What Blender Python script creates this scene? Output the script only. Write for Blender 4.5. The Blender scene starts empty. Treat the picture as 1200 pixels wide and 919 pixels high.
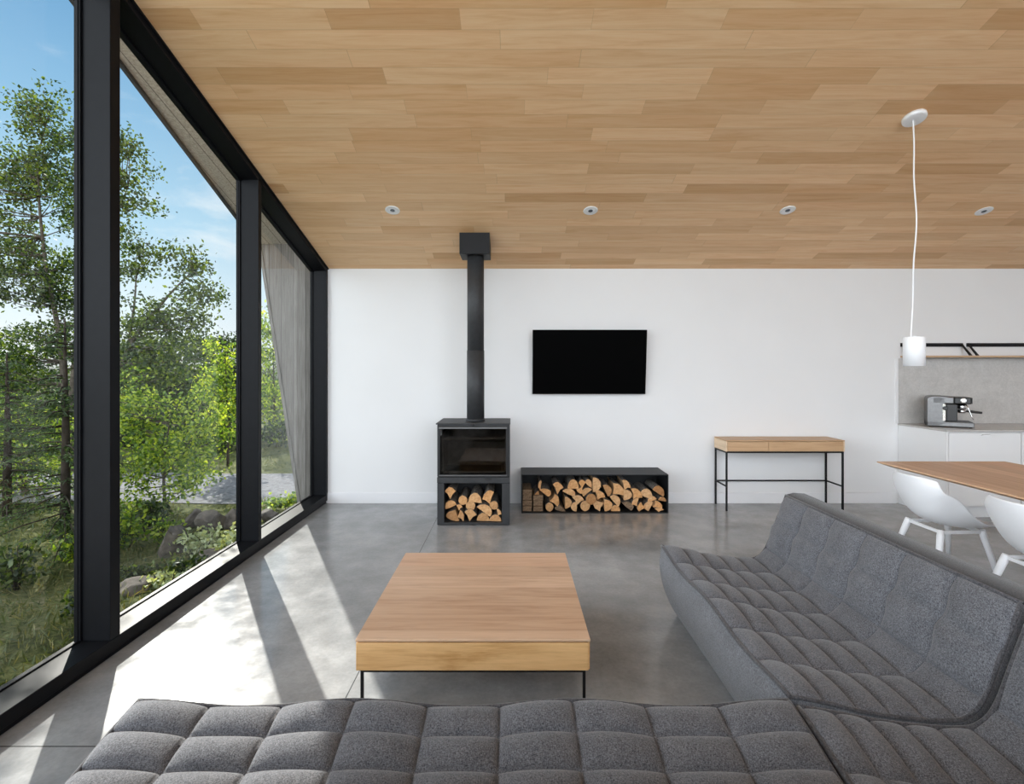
import bpy, bmesh, math, random
import numpy as np
from mathutils import Vector, Matrix
PI = math.pi
scn = bpy.context.scene
COL = scn.collection
# ------------------------------------------------------------------ frame of reference
# x = right, y = into the room, z = up; eye at (0, 0, 1.5); 580 px focal length at 1200 px width
EYE, F, VX, VY = 1.5, 580.0, 600.0, 434.0
CEIL0, SLOPE, WALLY = 2.6475, 0.3039, 5.59
def ceil_h(y): return CEIL0 + SLOPE * (WALLY - y)

# ------------------------------------------------------------------ mesh builder
class MB:
    def __init__(s): s.v = []; s.f = []; s.m = []; s.s = []
    def face(s, idx, m=0, sm=False): s.f.append(tuple(idx)); s.m.append(m); s.s.append(sm)
    def add(s, vs):
        n = len(s.v); s.v.extend([tuple(p) for p in vs]); return n
    def box(s, x0, x1, y0, y1, z0, z1, m=0):
        n = s.add([(x0,y0,z0),(x1,y0,z0),(x1,y1,z0),(x0,y1,z0),(x0,y0,z1),(x1,y0,z1),(x1,y1,z1),(x0,y1,z1)])
        for q in ((0,3,2,1),(4,5,6,7),(0,1,5,4),(1,2,6,5),(2,3,7,6),(3,0,4,7)): s.face([n+i for i in q], m)
        return s
    def hexa(s, p, m=0):            # eight corners, bottom ring then top ring
        n = s.add(p)
        for q in ((0,3,2,1),(4,5,6,7),(0,1,5,4),(1,2,6,5),(2,3,7,6),(3,0,4,7)): s.face([n+i for i in q], m)
        return s
    def bar(s, p, q, w, h, up=(0,0,1), m=0):
        p = Vector(p); q = Vector(q); d = (q-p).normalized(); up = Vector(up)
        a = d.cross(up); a = a.normalized() if a.length > 1e-5 else Vector((1,0,0)); b = a.cross(d).normalized()
        c = []
        for o in (p, q):
            for i, j in ((-1,-1),(1,-1),(1,1),(-1,1)): c.append(o + a*(i*w/2) + b*(j*h/2))
        return s.hexa(c, m)
    def tube(s, pts, r, n=12, m=0, cap=True):
        pts = [Vector(p) for p in pts]
        if not hasattr(r, '__len__'): r = [r]*len(pts)
        rings = []; ref = None
        for i, p in enumerate(pts):
            d = (pts[min(i+1, len(pts)-1)] - pts[max(i-1, 0)]).normalized()
            if ref is None:
                ref = Vector((0,0,1)) if abs(d.z) < .9 else Vector((1,0,0))
            a = d.cross(ref).normalized(); b = d.cross(a).normalized(); ref = -d.cross(a).cross(d) if False else ref
            rings.append(s.add([p + a*(r[i]*math.cos(2*PI*k/n)) + b*(r[i]*math.sin(2*PI*k/n)) for k in range(n)]))
        for i in range(len(pts)-1):
            for k in range(n):
                k2 = (k+1) % n
                s.face((rings[i]+k, rings[i]+k2, rings[i+1]+k2, rings[i+1]+k), m, True)
        if cap:
            s.face([rings[0]+k for k in range(n)][::-1], m); s.face([rings[-1]+k for k in range(n)], m)
        return s
    def lathe(s, c, prof, n=32, m=0, M=None, mats=None):
        rings = []
        for r, z in prof:
            ring = []
            for k in range(n):
                p = Vector((r*math.cos(2*PI*k/n), r*math.sin(2*PI*k/n), z))
                if M is not None: p = M @ p
                ring.append(Vector(c) + p)
            rings.append(s.add(ring))
        for i in range(len(prof)-1):
            mm = mats[i] if mats else m
            for k in range(n):
                k2 = (k+1) % n
                s.face((rings[i]+k, rings[i]+k2, rings[i+1]+k2, rings[i+1]+k), mm, True)
        s.face([rings[0]+k for k in range(n)][::-1], mats[0] if mats else m)
        s.face([rings[-1]+k for k in range(n)], mats[-1] if mats else m)
        return s
    def prism(s, a, b, m=0, sm=False, mcap=None):   # two matching rings of points
        n = len(a); i0 = s.add(a); i1 = s.add(b)
        mcap = m if mcap is None else mcap
        for k in range(n):
            k2 = (k+1) % n
            mm = m[k] if hasattr(m, '__len__') else m
            s.face((i0+k, i0+k2, i1+k2, i1+k), mm, sm)
        s.face([i0+k for k in range(n)][::-1], mcap); s.face([i1+k for k in range(n)], mcap)
        return s
    def grid(s, pts, m=0, sm=True):    # pts[i][j]
        ni, nj = len(pts), len(pts[0]); n = s.add([p for row in pts for p in row])
        for i in range(ni-1):
            for j in range(nj-1):
                s.face((n+i*nj+j, n+(i+1)*nj+j, n+(i+1)*nj+j+1, n+i*nj+j+1), m, sm)
        return s
    def build(s, name, mats, parent=None, local=False, bevel=0, seg=2, origin=None, recalc=True, smooth=None):
        if not hasattr(mats, '__len__'): mats = [mats]
        off = Vector((0,0,0))
        if parent is not None and not local:
            p = parent
            while p is not None: off += p.location; p = p.parent
        elif parent is None and origin == 'base':
            V = np.array(s.v); off = Vector(((V[:,0].min()+V[:,0].max())/2, (V[:,1].min()+V[:,1].max())/2, V[:,2].min()))
        elif parent is None and origin is not None: off = Vector(origin)
        me = bpy.data.meshes.new(name)
        me.from_pydata([tuple(Vector(p)-off) for p in s.v], [], s.f)
        for mt in mats: me.materials.append(mt)
        for p, mi, sm in zip(me.polygons, s.m, s.s):
            p.material_index = mi; p.use_smooth = sm if smooth is None else smooth
        if recalc:
            bm = bmesh.new(); bm.from_mesh(me); bmesh.ops.recalc_face_normals(bm, faces=bm.faces); bm.to_mesh(me); bm.free()
        me.update()
        o = bpy.data.objects.new(name, me); COL.objects.link(o)
        if parent is not None: o.parent = parent
        else: o.location = off
        if bevel:
            b = o.modifiers.new('edge', 'BEVEL'); b.width = bevel; b.segments = seg; b.limit_method = 'ANGLE'; b.angle_limit = .7
        return o

def thing(name, label, cat, loc, group=None, rz=0):
    o = bpy.data.objects.new(name, None); COL.objects.link(o); o.empty_display_size = .1
    o.location = loc; o.rotation_euler = (0,0,rz); o['label'] = label; o['category'] = cat
    if group: o['group'] = group
    return o
def tag(o, label, cat, group=None, kind=None):
    o['label'] = label; o['category'] = cat
    if group: o['group'] = group
    if kind: o['kind'] = kind
    return o
def struct(o, label, cat='setting'):
    o['kind'] = 'structure'; o['label'] = label; o['category'] = cat; return o
def part(o, label): o['label'] = label; return o
def copy_tree(o, parent=None):
    c = o.copy(); COL.objects.link(c)
    if parent is not None: c.parent = parent
    for ch in list(o.children): copy_tree(ch, c)
    return c

# ------------------------------------------------------------------ materials
class NT:
    def __init__(s, name):
        s.mat = bpy.data.materials.new(name); s.mat.use_nodes = True; s.t = s.mat.node_tree; s.t.nodes.clear()
        s.out = s.n('ShaderNodeOutputMaterial')
    def n(s, typ, **kw):
        o = s.t.nodes.new(typ)
        for k, v in kw.items():
            if k.startswith('i_'): o.inputs[k[2:].replace('_', ' ')].default_value = v
            else: setattr(o, k, v)
        return o
    def l(s, a, b): s.t.links.new(a, b)
    def math(s, op, a, b=None, c=None):
        o = s.n('ShaderNodeMath', operation=op)
        for i, x in enumerate((a, b, c)):
            if x is None: continue
            if isinstance(x, (int, float)): o.inputs[i].default_value = x
            else: s.l(x, o.inputs[i])
        return o.outputs[0]
    def mix(s, fac, a, b, blend='MIX'):
        o = s.n('ShaderNodeMix', data_type='RGBA', blend_type=blend)
        for sock, x in ((o.inputs[0], fac), (o.inputs[6], a), (o.inputs[7], b)):
            if isinstance(x, (int, float)): sock.default_value = x
            elif isinstance(x, tuple): sock.default_value = (*x, 1)
            else: s.l(x, sock)
        return o.outputs[2]
    def coord(s, kind='Object'): return s.n('ShaderNodeTexCoord').outputs[kind]
    def mapping(s, vec, scale=(1,1,1), loc=(0,0,0)):
        o = s.n('ShaderNodeMapping'); s.l(vec, o.inputs[0]); o.inputs['Scale'].default_value = scale; o.inputs['Location'].default_value = loc
        return o.outputs[0]
    def noise(s, vec, scale=5, detail=4, rough=.55, dist=0):
        o = s.n('ShaderNodeTexNoise'); s.l(vec, o.inputs['Vector'])
        o.inputs['Scale'].default_value = scale; o.inputs['Detail'].default_value = detail
        o.inputs['Roughness'].default_value = rough; o.inputs['Distortion'].default_value = dist
        return o.outputs['Fac']
    def ramp(s, fac, stops):
        o = s.n('ShaderNodeValToRGB'); e = o.color_ramp.elements
        while len(e) < len(stops): e.new(.5)
        for el, (p, c) in zip(e, stops):
            el.position = p; el.color = (*c, 1) if len(c) == 3 else c
        s.l(fac, o.inputs[0]); return o.outputs[0]
    def maprange(s, x, a, b, c, d):
        o = s.n('ShaderNodeMapRange'); s.l(x, o.inputs[0])
        for i, v in enumerate((a, b, c, d)): o.inputs[i+1].default_value = v
        return o.outputs[0]
    def bump(s, h, strength=.2, dist=.01):
        o = s.n('ShaderNodeBump'); s.l(h, o.inputs['Height']); o.inputs['Strength'].default_value = strength; o.inputs['Distance'].default_value = dist
        return o.outputs[0]
    def bsdf(s, color, rough=.5, metal=0, spec=.5, normal=None, **kw):
        o = s.n('ShaderNodeBsdfPrincipled')
        for sock, x in ((o.inputs['Base Color'], color), (o.inputs['Roughness'], rough), (o.inputs['Metallic'], metal), (o.inputs['Specular IOR Level'], spec)):
            if isinstance(x, (int, float)): sock.default_value = x
            elif isinstance(x, tuple): sock.default_value = (*x, 1)
            else: s.l(x, sock)
        if normal is not None: s.l(normal, o.inputs['Normal'])
        for k, v in kw.items(): o.inputs[k].default_value = v
        s.l(o.outputs[0], s.out.inputs[0]); return s.mat

def paint(name, col, rough=.5, metal=0, spec=.5, var=.06, nscale=6, bump=0, bscale=200):
    t = NT(name); c = t.coord()
    n = t.noise(c, nscale, 4)
    lo = tuple(x*(1-var) for x in col); hi = tuple(min(1, x*(1+var)) for x in col)
    col_ = t.ramp(n, [(.3, lo), (.7, hi)])
    nb = t.bump(t.noise(c, bscale, 3), bump, .002) if bump else None
    return t.bsdf(col_, rough, metal, spec, nb)

def wood(name, light, dark, axis=0, plank=None, rough=.45, grain=26, spec=.4, cross=1, knots=0.0):
    """grain runs along `axis`; plank = board width measured along axis `cross`"""
    t = NT(name); c = t.coord(); sep = t.n('ShaderNodeSeparateXYZ'); t.l(c, sep.inputs[0])
    ax = [sep.outputs[i] for i in range(3)]
    u = ax[axis]; v = ax[cross]; w = ax[3-axis-cross]
    if plank:
        row = t.math('FLOOR', t.math('DIVIDE', v, plank))
        wn = t.n('ShaderNodeTexWhiteNoise', noise_dimensions='1D'); t.l(row, wn.inputs['W']); idr = wn.outputs['Value']
    else:
        oi = t.n('ShaderNodeObjectInfo'); idr = oi.outputs['Random']
    cb = t.n('ShaderNodeCombineXYZ')
    t.l(t.math('ADD', t.math('MULTIPLY', u, 1.6), t.math('MULTIPLY', idr, 37.0)), cb.inputs[0])
    t.l(t.math('MULTIPLY', v, grain), cb.inputs[1]); t.l(t.math('MULTIPLY', w, grain), cb.inputs[2])
    g = t.noise(cb.outputs[0], 1.0, 5, .6, .6)
    cb2 = t.n('ShaderNodeCombineXYZ')
    t.l(t.math('ADD', t.math('MULTIPLY', u, 5.0), t.math('MULTIPLY', idr, 11.0)), cb2.inputs[0])
    t.l(t.math('MULTIPLY', v, grain*7), cb2.inputs[1]); t.l(t.math('MULTIPLY', w, grain*7), cb2.inputs[2])
    g2 = t.noise(cb2.outputs[0], 1.0, 3, .6)
    gg = t.math('ADD', t.math('MULTIPLY', g, .7), t.math('MULTIPLY', g2, .3))
    col = t.ramp(gg, [(.36, dark), (.5, tuple(.35*b+.65*a for a, b in zip(light, dark))), (.66, light)])
    if plank:
        tone = t.ramp(idr, [(0, (.84,.78,.72)), (.5, (1.02,1.02,1.02)), (1, (1.0,.90,.84))])
        col = t.mix(1.0, col, tone, 'MULTIPLY')
        fr = t.math('FRACT', t.math('DIVIDE', v, plank))
        line = t.math('LESS_THAN', fr, .012)
        col = t.mix(t.math('MULTIPLY', line, .45), col, tuple(x*.45 for x in dark))
    return t.bsdf(col, rough, 0, spec, t.bump(gg, .08, .003))

def ceiling_mat():
    t = NT('ceiling_planks'); c = t.coord(); sep = t.n('ShaderNodeSeparateXYZ'); t.l(c, sep.inputs[0])
    x, y = sep.outputs[0], sep.outputs[1]
    rowf = t.math('DIVIDE', y, .1195); row = t.math('FLOOR', rowf)
    wn = t.n('ShaderNodeTexWhiteNoise', noise_dimensions='1D'); t.l(row, wn.inputs['W'])
    wl = t.n('ShaderNodeTexWhiteNoise', noise_dimensions='1D'); t.l(t.math('ADD', row, 77.3), wl.inputs['W'])
    uu = t.math('ADD', t.math('DIVIDE', x, t.math('ADD', .7, t.math('MULTIPLY', wl.outputs['Value'], 1.0))), t.math('MULTIPLY', wn.outputs['Value'], 9.7))
    pl = t.math('FLOOR', uu)
    cb = t.n('ShaderNodeCombineXYZ'); t.l(row, cb.inputs[0]); t.l(pl, cb.inputs[1])
    wn2 = t.n('ShaderNodeTexWhiteNoise', noise_dimensions='2D'); t.l(cb.outputs[0], wn2.inputs['Vector']); pid = wn2.outputs['Value']
    cg = t.n('ShaderNodeCombineXYZ')
    t.l(t.math('ADD', t.math('MULTIPLY', x, 1.3), t.math('MULTIPLY', pid, 61.0)), cg.inputs[0])
    t.l(t.math('ADD', t.math('MULTIPLY', y, 17.0), t.math('MULTIPLY', pid, 23.0)), cg.inputs[1])
    g = t.noise(cg.outputs[0], 1.0, 5, .6, 1.2)
    cg2 = t.n('ShaderNodeCombineXYZ')
    t.l(t.math('MULTIPLY', x, 6.0), cg2.inputs[0]); t.l(t.math('MULTIPLY', y, 150.0), cg2.inputs[1])
    g2 = t.noise(cg2.outputs[0], 1.0, 3)
    gg = t.math('ADD', t.math('MULTIPLY', g, .72), t.math('MULTIPLY', g2, .28))
    col = t.ramp(gg, [(.28, CEIL_D), (.5, CEIL_M), (.72, CEIL_L)])
    tone = t.ramp(pid, [(0, (.80,.70,.60)), (.22, (.93,.89,.85)), (.5, (1,1,1)), (.75, (1.05,1.05,1.06)), (1, (.91,.83,.75))])
    col = t.mix(1.0, col, tone, 'MULTIPLY')
    e1 = t.math('LESS_THAN', t.math('FRACT', rowf), .022)
    e2 = t.math('LESS_THAN', t.math('FRACT', uu), .0022)
    e = t.math('MAXIMUM', e1, e2)
    col = t.mix(t.math('MULTIPLY', e, .40), col, (.30,.17,.08))
    return t.bsdf(col, .5, 0, .3, t.bump(gg, .05, .003))

def concrete_mat():
    t = NT('polished_concrete'); c = t.coord(); sep = t.n('ShaderNodeSeparateXYZ'); t.l(c, sep.inputs[0])
    big = t.noise(c, 1.5, 4, .5); mid = t.noise(t.mapping(c, (1,1,1), (3,7,0)), 6.5, 6, .55); fine = t.noise(c, 45, 6, .7)
    m = t.math('ADD', t.math('ADD', t.math('MULTIPLY', big, .48), t.math('MULTIPLY', mid, .30)), t.math('MULTIPLY', fine, .22))
    col = t.ramp(m, [(.30, (.165,.169,.173)), (.5, (.285,.290,.294)), (.68, (.42,.425,.43))])
    j1 = t.math('LESS_THAN', t.math('ABSOLUTE', t.math('ADD', sep.outputs[0], .761)), .0028)
    j2 = t.math('LESS_THAN', t.math('ABSOLUTE', t.math('SUBTRACT', sep.outputs[1], 1.973)), .003)
    j = t.math('MAXIMUM', j1, j2)
    col = t.mix(t.math('MULTIPLY', j, .85), col, (.03,.03,.03))
    r = t.maprange(mid, .35, .65, .11, .19)
    return t.bsdf(col, r, 0, .34, t.bump(t.noise(c, 9, 5, .55), .03, .01))

def fabric_mat(name, lo, hi, scale=300):
    t = NT(name); c = t.coord()
    a = t.noise(t.mapping(c, (1,.35,.35)), scale, 2, .6); b = t.noise(t.mapping(c, (.35,1,1)), scale, 2, .6)
    w = t.math('ADD', t.math('MULTIPLY', a, .5), t.math('MULTIPLY', b, .5))
    big = t.noise(c, 14, 4)
    col = t.ramp(t.math('ADD', t.math('MULTIPLY', w, .9), t.math('MULTIPLY', big, .1)), [(.36, lo), (.52, tuple((x+y)/2 for x, y in zip(lo, hi))), (.66, hi)])
    return t.bsdf(col, .95, 0, .15, t.bump(w, .5, .003), **{'Sheen Weight': .25, 'Sheen Roughness': .5})

def leaf_mat(name, a, b, c_, trans=.5):
    t = NT(name); g = t.n('ShaderNodeNewGeometry')
    col = t.ramp(g.outputs['Random Per Island'], [(0, a), (.5, b), (1, c_)])
    d = t.n('ShaderNodeBsdfDiffuse'); tr = t.n('ShaderNodeBsdfTranslucent'); gl = t.n('ShaderNodeBsdfGlossy'); gl.inputs['Roughness'].default_value = .45
    gl.inputs['Color'].default_value = (.9,.95,.9,1)
    t.l(col, d.inputs[0]); t.l(t.mix(1, col, (1.5,1.35,.45), 'MULTIPLY'), tr.inputs[0])
    m = t.n('ShaderNodeMixShader'); m.inputs[0].default_value = trans; t.l(d.outputs[0], m.inputs[1]); t.l(tr.outputs[0], m.inputs[2])
    m2 = t.n('ShaderNodeMixShader'); m2.inputs[0].default_value = .035; t.l(m.outputs[0], m2.inputs[1]); t.l(gl.outputs[0], m2.inputs[2])
    t.l(m2.outputs[0], t.out.inputs[0]); return t.mat

def glass_mat(name, tint=(.975,.985,.98), base=.014):
    t = NT(name)
    lw = t.n('ShaderNodeLayerWeight'); lw.inputs[0].default_value = .5
    f = t.math('ADD', t.math('MULTIPLY', t.math('POWER', lw.outputs['Facing'], 5.0), .9), base)
    tr = t.n('ShaderNodeBsdfTransparent'); tr.inputs[0].default_value = (*tint, 1)
    gl = t.n('ShaderNodeBsdfGlossy'); gl.inputs['Roughness'].default_value = .015
    m = t.n('ShaderNodeMixShader'); t.l(f, m.inputs[0]); t.l(tr.outputs[0], m.inputs[1]); t.l(gl.outputs[0], m.inputs[2])
    t.l(m.outputs[0], t.out.inputs[0]); return t.mat

CEIL_L, CEIL_M, CEIL_D = (.88,.635,.39), (.83,.55,.31), (.72,.42,.205)
M = {}
M['wall'] = paint('white_wall_paint', (.725,.725,.725), .75, spec=.2, var=.012, nscale=2)
M['base'] = paint('white_baseboard_paint', (.74,.74,.75), .45, var=.01)
M['ceiling'] = ceiling_mat()
M['floor'] = concrete_mat()
M['frame'] = paint('black_window_metal', (.0065,.007,.0085), .38, 0, .10, var=.1, nscale=20)
M['glass'] = glass_mat('window_glass')
M['stove'] = paint('stove_black_steel', (.034,.035,.037), .5, 0, .3, var=.12, nscale=30)
M['stove_dark'] = paint('stove_dark_steel', (.012,.012,.013), .55, .2, .5, var=.1)
M['stove_light'] = paint('stove_grey_trim', (.12,.12,.12), .4, .4, .5)
M['firebrick'] = paint('firebrick_lining', (.62,.60,.56), .9, var=.3, nscale=14)
M['stove_glass'] = glass_mat('stove_smoked_glass', (.40,.385,.37), .03)
M['black'] = paint('black_steel', (.008,.008,.009), .5, 0, .2, var=.1)
M['boxsteel'] = paint('dark_raw_steel', (.014,.015,.016), .5, 0, .25, var=.25, nscale=9)
M['screen'] = paint('tv_screen', (.0012,.0012,.0013), .5, 0, .015, var=.02)
M['tvbody'] = paint('tv_plastic', (.002,.002,.002), .5, 0, .05)
M['oak_top'] = wood('oak_table_top', (.66,.46,.315), (.46,.29,.18), 0, .146, .42, 17)
M['oak_front'] = wood('oak_table_front', (.76,.475,.22), (.47,.25,.085), 0, None, .45, 13)
M['oak_desk'] = wood('oak_desk', (.55,.36,.205), (.40,.24,.125), 0, None, .45, 22)
M['oak_desk_end'] = wood('oak_desk_end', (.76,.58,.40), (.62,.45,.29), 1, None, .5, 22, cross=0)
M['oak_dining'] = wood('oak_dining_top', (.66,.44,.28), (.50,.31,.18), 1, .13, .42, 20, cross=0)
M['oak_shelf'] = wood('oak_shelf', (.55,.38,.24), (.40,.26,.15), 0, None, .5, 20)
M['white_plastic'] = paint('white_plastic', (.83,.84,.86), .38, 0, .45, var=.008)
M['white_metal'] = paint('white_metal', (.82,.82,.82), .4, 0, .4, var=.01)
M['white_cab'] = paint('white_cabinet', (.75,.75,.75), .45, 0, .3, var=.008)
M['counter'] = paint('grey_stone_worktop', (.45,.43,.41), .22, 0, .5, var=.08, nscale=30)
def splash():
    t = NT('grey_stone_backsplash'); c = t.coord()
    n = t.noise(c, 7, 8, .75, .5); f = t.noise(c, 70, 4, .7)
    k = t.math('ADD', t.math('MULTIPLY', n, .55), t.math('MULTIPLY', f, .45))
    return t.bsdf(t.ramp(k, [(.36, (.42,.41,.395)), (.65, (.57,.555,.535))]), .5, 0, .3)
M['splash'] = splash()
M['gap'] = paint('shadow_gap', (.25,.25,.25), .8)
M['steel'] = paint('brushed_steel', (.17,.17,.17), .3, .85, .5, var=.1, nscale=40)
M['chrome'] = paint('chrome', (.75,.75,.76), .12, 1, .5, var=.02)
M['blackplastic'] = paint('black_plastic', (.01,.01,.01), .3)
M['lens'] = paint('lamp_lens', (.10,.11,.13), .2, .3, .5)
M['fabric'] = fabric_mat('grey_woven_fabric', (.024,.025,.030), (.225,.229,.250), 480)
M['fabric_lit'] = fabric_mat('grey_woven_fabric_lit', (.048,.049,.055), (.27,.275,.295), 480)  # lighter copy of the sofa fabric, window light put into its colour
M['piping'] = fabric_mat('grey_piping_fabric', (.026,.025,.028), (.12,.118,.126))
def greyboards(name, axis, k=1.0):
    t = NT(name); c = t.coord(); sep = t.n('ShaderNodeSeparateXYZ'); t.l(c, sep.inputs[0])
    v = sep.outputs[axis]; row = t.math('FLOOR', t.math('DIVIDE', v, .14))
    wn = t.n('ShaderNodeTexWhiteNoise', noise_dimensions='1D'); t.l(row, wn.inputs['W'])
    sc = [60,60,60]; sc[2 if axis == 0 else 1-0] = 3
    if axis != 0: sc = [60, 3, 60]
    g = t.noise(t.mapping(c, tuple(sc)), 1, 5, .65)
    col = t.ramp(g, [(.3, tuple(x*k for x in (.23,.21,.19))), (.7, tuple(x*k for x in (.43,.41,.385)))])
    col = t.mix(1, col, t.ramp(wn.outputs['Value'], [(0, (.75,.74,.73)), (1, (1.05,1.05,1.05))]), 'MULTIPLY')
    line = t.math('LESS_THAN', t.math('FRACT', t.math('DIVIDE', v, .14)), .05)
    col = t.mix(t.math('MULTIPLY', line, .7), col, (.05,.045,.04))
    return t.bsdf(col, .8, 0, .2)
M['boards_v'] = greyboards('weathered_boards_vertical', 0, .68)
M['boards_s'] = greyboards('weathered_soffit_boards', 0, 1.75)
M['fascia'] = paint('dark_fascia', (.05,.055,.07), .5)
def ground_mat():
    t = NT('wild_ground'); c = t.coord()
    n = t.noise(c, 1.3, 8, .7, .4); f = t.noise(c, 22, 6, .7)
    k = t.math('ADD', t.math('MULTIPLY', n, .5), t.math('MULTIPLY', f, .5))
    return t.bsdf(t.ramp(k, [(.34, (.035,.03,.02)), (.46, (.07,.085,.03)), (.56, (.15,.155,.06)), (.68, (.30,.25,.17))]), .95, 0, .1, t.bump(f, .6, .05))
M['ground'] = ground_mat()
M['gravel'] = paint('gravel_road', (.17,.17,.18), .95, 0, .1, var=.4, nscale=18)
M['rock'] = paint('grey_rock', (.115,.10,.085), .9, 0, .2, var=.6, nscale=9, bump=.6, bscale=25)
M['bark_birch'] = paint('birch_bark', (.085,.072,.058), .9, 0, .1, var=.5, nscale=14)
M['bark_dark'] = paint('dark_bark', (.04,.032,.025), .9, 0, .1, var=.4, nscale=14)
M['leaf_birch'] = leaf_mat('birch_leaves', (.007,.018,.004), (.022,.050,.008), (.11,.16,.022), .55)
M['leaf_dark'] = leaf_mat('dark_leaves', (.006,.016,.005), (.016,.035,.009), (.05,.085,.018), .45)
M['leaf_bright'] = leaf_mat('bright_leaves', (.03,.075,.008), (.13,.235,.02), (.46,.55,.08), .56)
M['leaf_pale'] = leaf_mat('pale_leaves', (.20,.27,.12), (.36,.42,.24), (.52,.56,.40), .4)
M['needles'] = leaf_mat('spruce_needles', (.015,.035,.015), (.04,.075,.025), (.09,.14,.04), .3)
M['grass'] = leaf_mat('grass_blades', (.04,.065,.018), (.10,.125,.035), (.24,.22,.10), .3)

M['bounce_slab'] = paint('pale_bounce_slab', (.62,.61,.59), .85, 0, .2, var=.06, nscale=3)

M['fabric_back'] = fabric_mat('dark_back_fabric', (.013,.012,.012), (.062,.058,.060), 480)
SUN_E, SKY_E, REAR, EXPO = 8.2, 1.0, (2.75,2.95,3.2), 0.2
# ================================================================== SETTING
YB, XR = -2.6, 8.2
struct(MB().box(-2.1, XR, YB, WALLY+.16, -.2, 0).build('floor', M['floor']), 'polished grey concrete floor with thin saw-cut joints')
c0, c1 = ceil_h(YB), ceil_h(WALLY+.16)
struct(MB().hexa([(-2.30,YB,c0),(XR+.2,YB,c0),(XR+.2,WALLY+.16,c1),(-2.30,WALLY+.16,c1),
                  (-2.30,YB,c0+.55),(XR+.2,YB,c0+.55),(XR+.2,WALLY+.16,c1+.55),(-2.30,WALLY+.16,c1+.55)]).build('ceiling', M['ceiling']),
       'sloping ceiling of warm narrow wood planks')
struct(MB().box(-2.2, XR+.2, WALLY, WALLY+.16, -.2, c1+.1).build('wall_back', M['wall']), 'white back wall')
struct(MB().hexa([(XR,YB,-.2),(XR+.2,YB,-.2),(XR+.2,WALLY,-.2),(XR,WALLY,-.2),(XR,YB,c0+.05),(XR+.2,YB,c0+.05),(XR+.2,WALLY,ceil_h(WALLY)+.05),(XR,WALLY,ceil_h(WALLY)+.05)]).build('wall_right', M['wall']), 'white right wall')
struct(MB().box(-2.08, 4.33, WALLY-.014, WALLY, 0, .115).box(-2.08, 4.33, WALLY-.010, WALLY, .115, .122).build('baseboard_back', M['base'], bevel=.002), 'white baseboard along the back wall')

struct(MB().box(5.4, XR, YB-.16, YB, -.2, c0+.05).build('wall_rear', M['wall']), 'white rear wall behind the camera')
struct(MB().box(-9,-2.30,-9,1.35,-.24,-.06).box(-2.30,9,-9,YB-.17,-.24,-.06).build('ground_bounce_slab', M['bounce_slab']), 'unseen pale slab added to bounce light up to the ceiling')  # out-of-view reflector, added to throw sun and sky light onto the ceiling
# ---- glazed left wall: posts, header, sill, three bays of glass
def hd(y, d): return ceil_h(y) - d
POSTS = [(-2.1,.033),(-.385,.033),(1.105,.033),(2.595,.033),(4.085,.026),(5.565,.025)]
for i, (y, w) in enumerate(POSTS):
    m = MB()
    m.hexa([(-2.225,y-w,.098),(-2.08,y-w,.098),(-2.08,y+w,.098),(-2.225,y+w,.098),
            (-2.225,y-w,hd(y-w,.03)),(-2.08,y-w,hd(y-w,.03)),(-2.08,y+w,hd(y+w,.03)),(-2.225,y+w,hd(y+w,.03))])
    m.hexa([(-2.256,y-w-.012,.098),(-2.225,y-w-.012,.098),(-2.225,y+w+.008,.098),(-2.256,y+w+.008,.098),
            (-2.256,y-w-.012,hd(y-w,.03)),(-2.225,y-w-.012,hd(y-w,.03)),(-2.225,y+w+.008,hd(y+w,.03)),(-2.256,y+w+.008,hd(y+w,.03))])
    struct(m.build('trim_%d' % (i+1), M['frame'], bevel=.003), 'black metal window post')
ya, yb = YB, WALLY
def sloped(x0, x1, d0, d1, a=ya, b=yb):
    return [(x0,a,hd(a,d1)),(x1,a,hd(a,d1)),(x1,b,hd(b,d1)),(x0,b,hd(b,d1)),(x0,a,hd(a,d0)),(x1,a,hd(a,d0)),(x1,b,hd(b,d0)),(x0,b,hd(b,d0))]
struct(MB().hexa(sloped(-2.225,-2.08,-.01,.050)).hexa(sloped(-2.258,-2.22,-.36,.066)).hexa(sloped(-2.085,-2.066,-.005,.012)).build('trim_7', M['frame'], bevel=.003), 'black metal header sloping along the ceiling')
struct(MB().box(-2.225,-2.08,ya,yb,.032,.098).box(-2.27,-2.22,ya,yb,-.25,.098).box(-2.225,-2.098,ya,yb,0,.034)
       .box(-2.240,-2.228,ya,yb,.098,.106).build('trim_8', M['frame'], bevel=.003), 'black metal sill along the floor')
for i in range(5):
    a, b = POSTS[i][0]+POSTS[i][1]+.004, POSTS[i+1][0]-POSTS[i+1][1]-.008
    w = MB()
    for (p, q) in ((a, a+.008), (b-.008, b)):
        w.hexa([(-2.254,p,.1),(-2.236,p,.1),(-2.236,q,.1),(-2.254,q,.1),(-2.254,p,hd(p,.06)),(-2.236,p,hd(p,.06)),(-2.236,q,hd(q,.06)),(-2.254,q,hd(q,.06))])
    w = struct(w.build('window_%d' % (i+1), M['frame']), 'full-height fixed window bay in the glazed wall')
    g = MB().hexa([(-2.251,a,.1),(-2.244,a,.1),(-2.244,b,.1),(-2.251,b,.1),(-2.251,a,hd(a,.05)),(-2.244,a,hd(a,.05)),(-2.244,b,hd(b,.05)),(-2.251,b,hd(b,.05))])
    g.build('pane', M['glass'], w)

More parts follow.
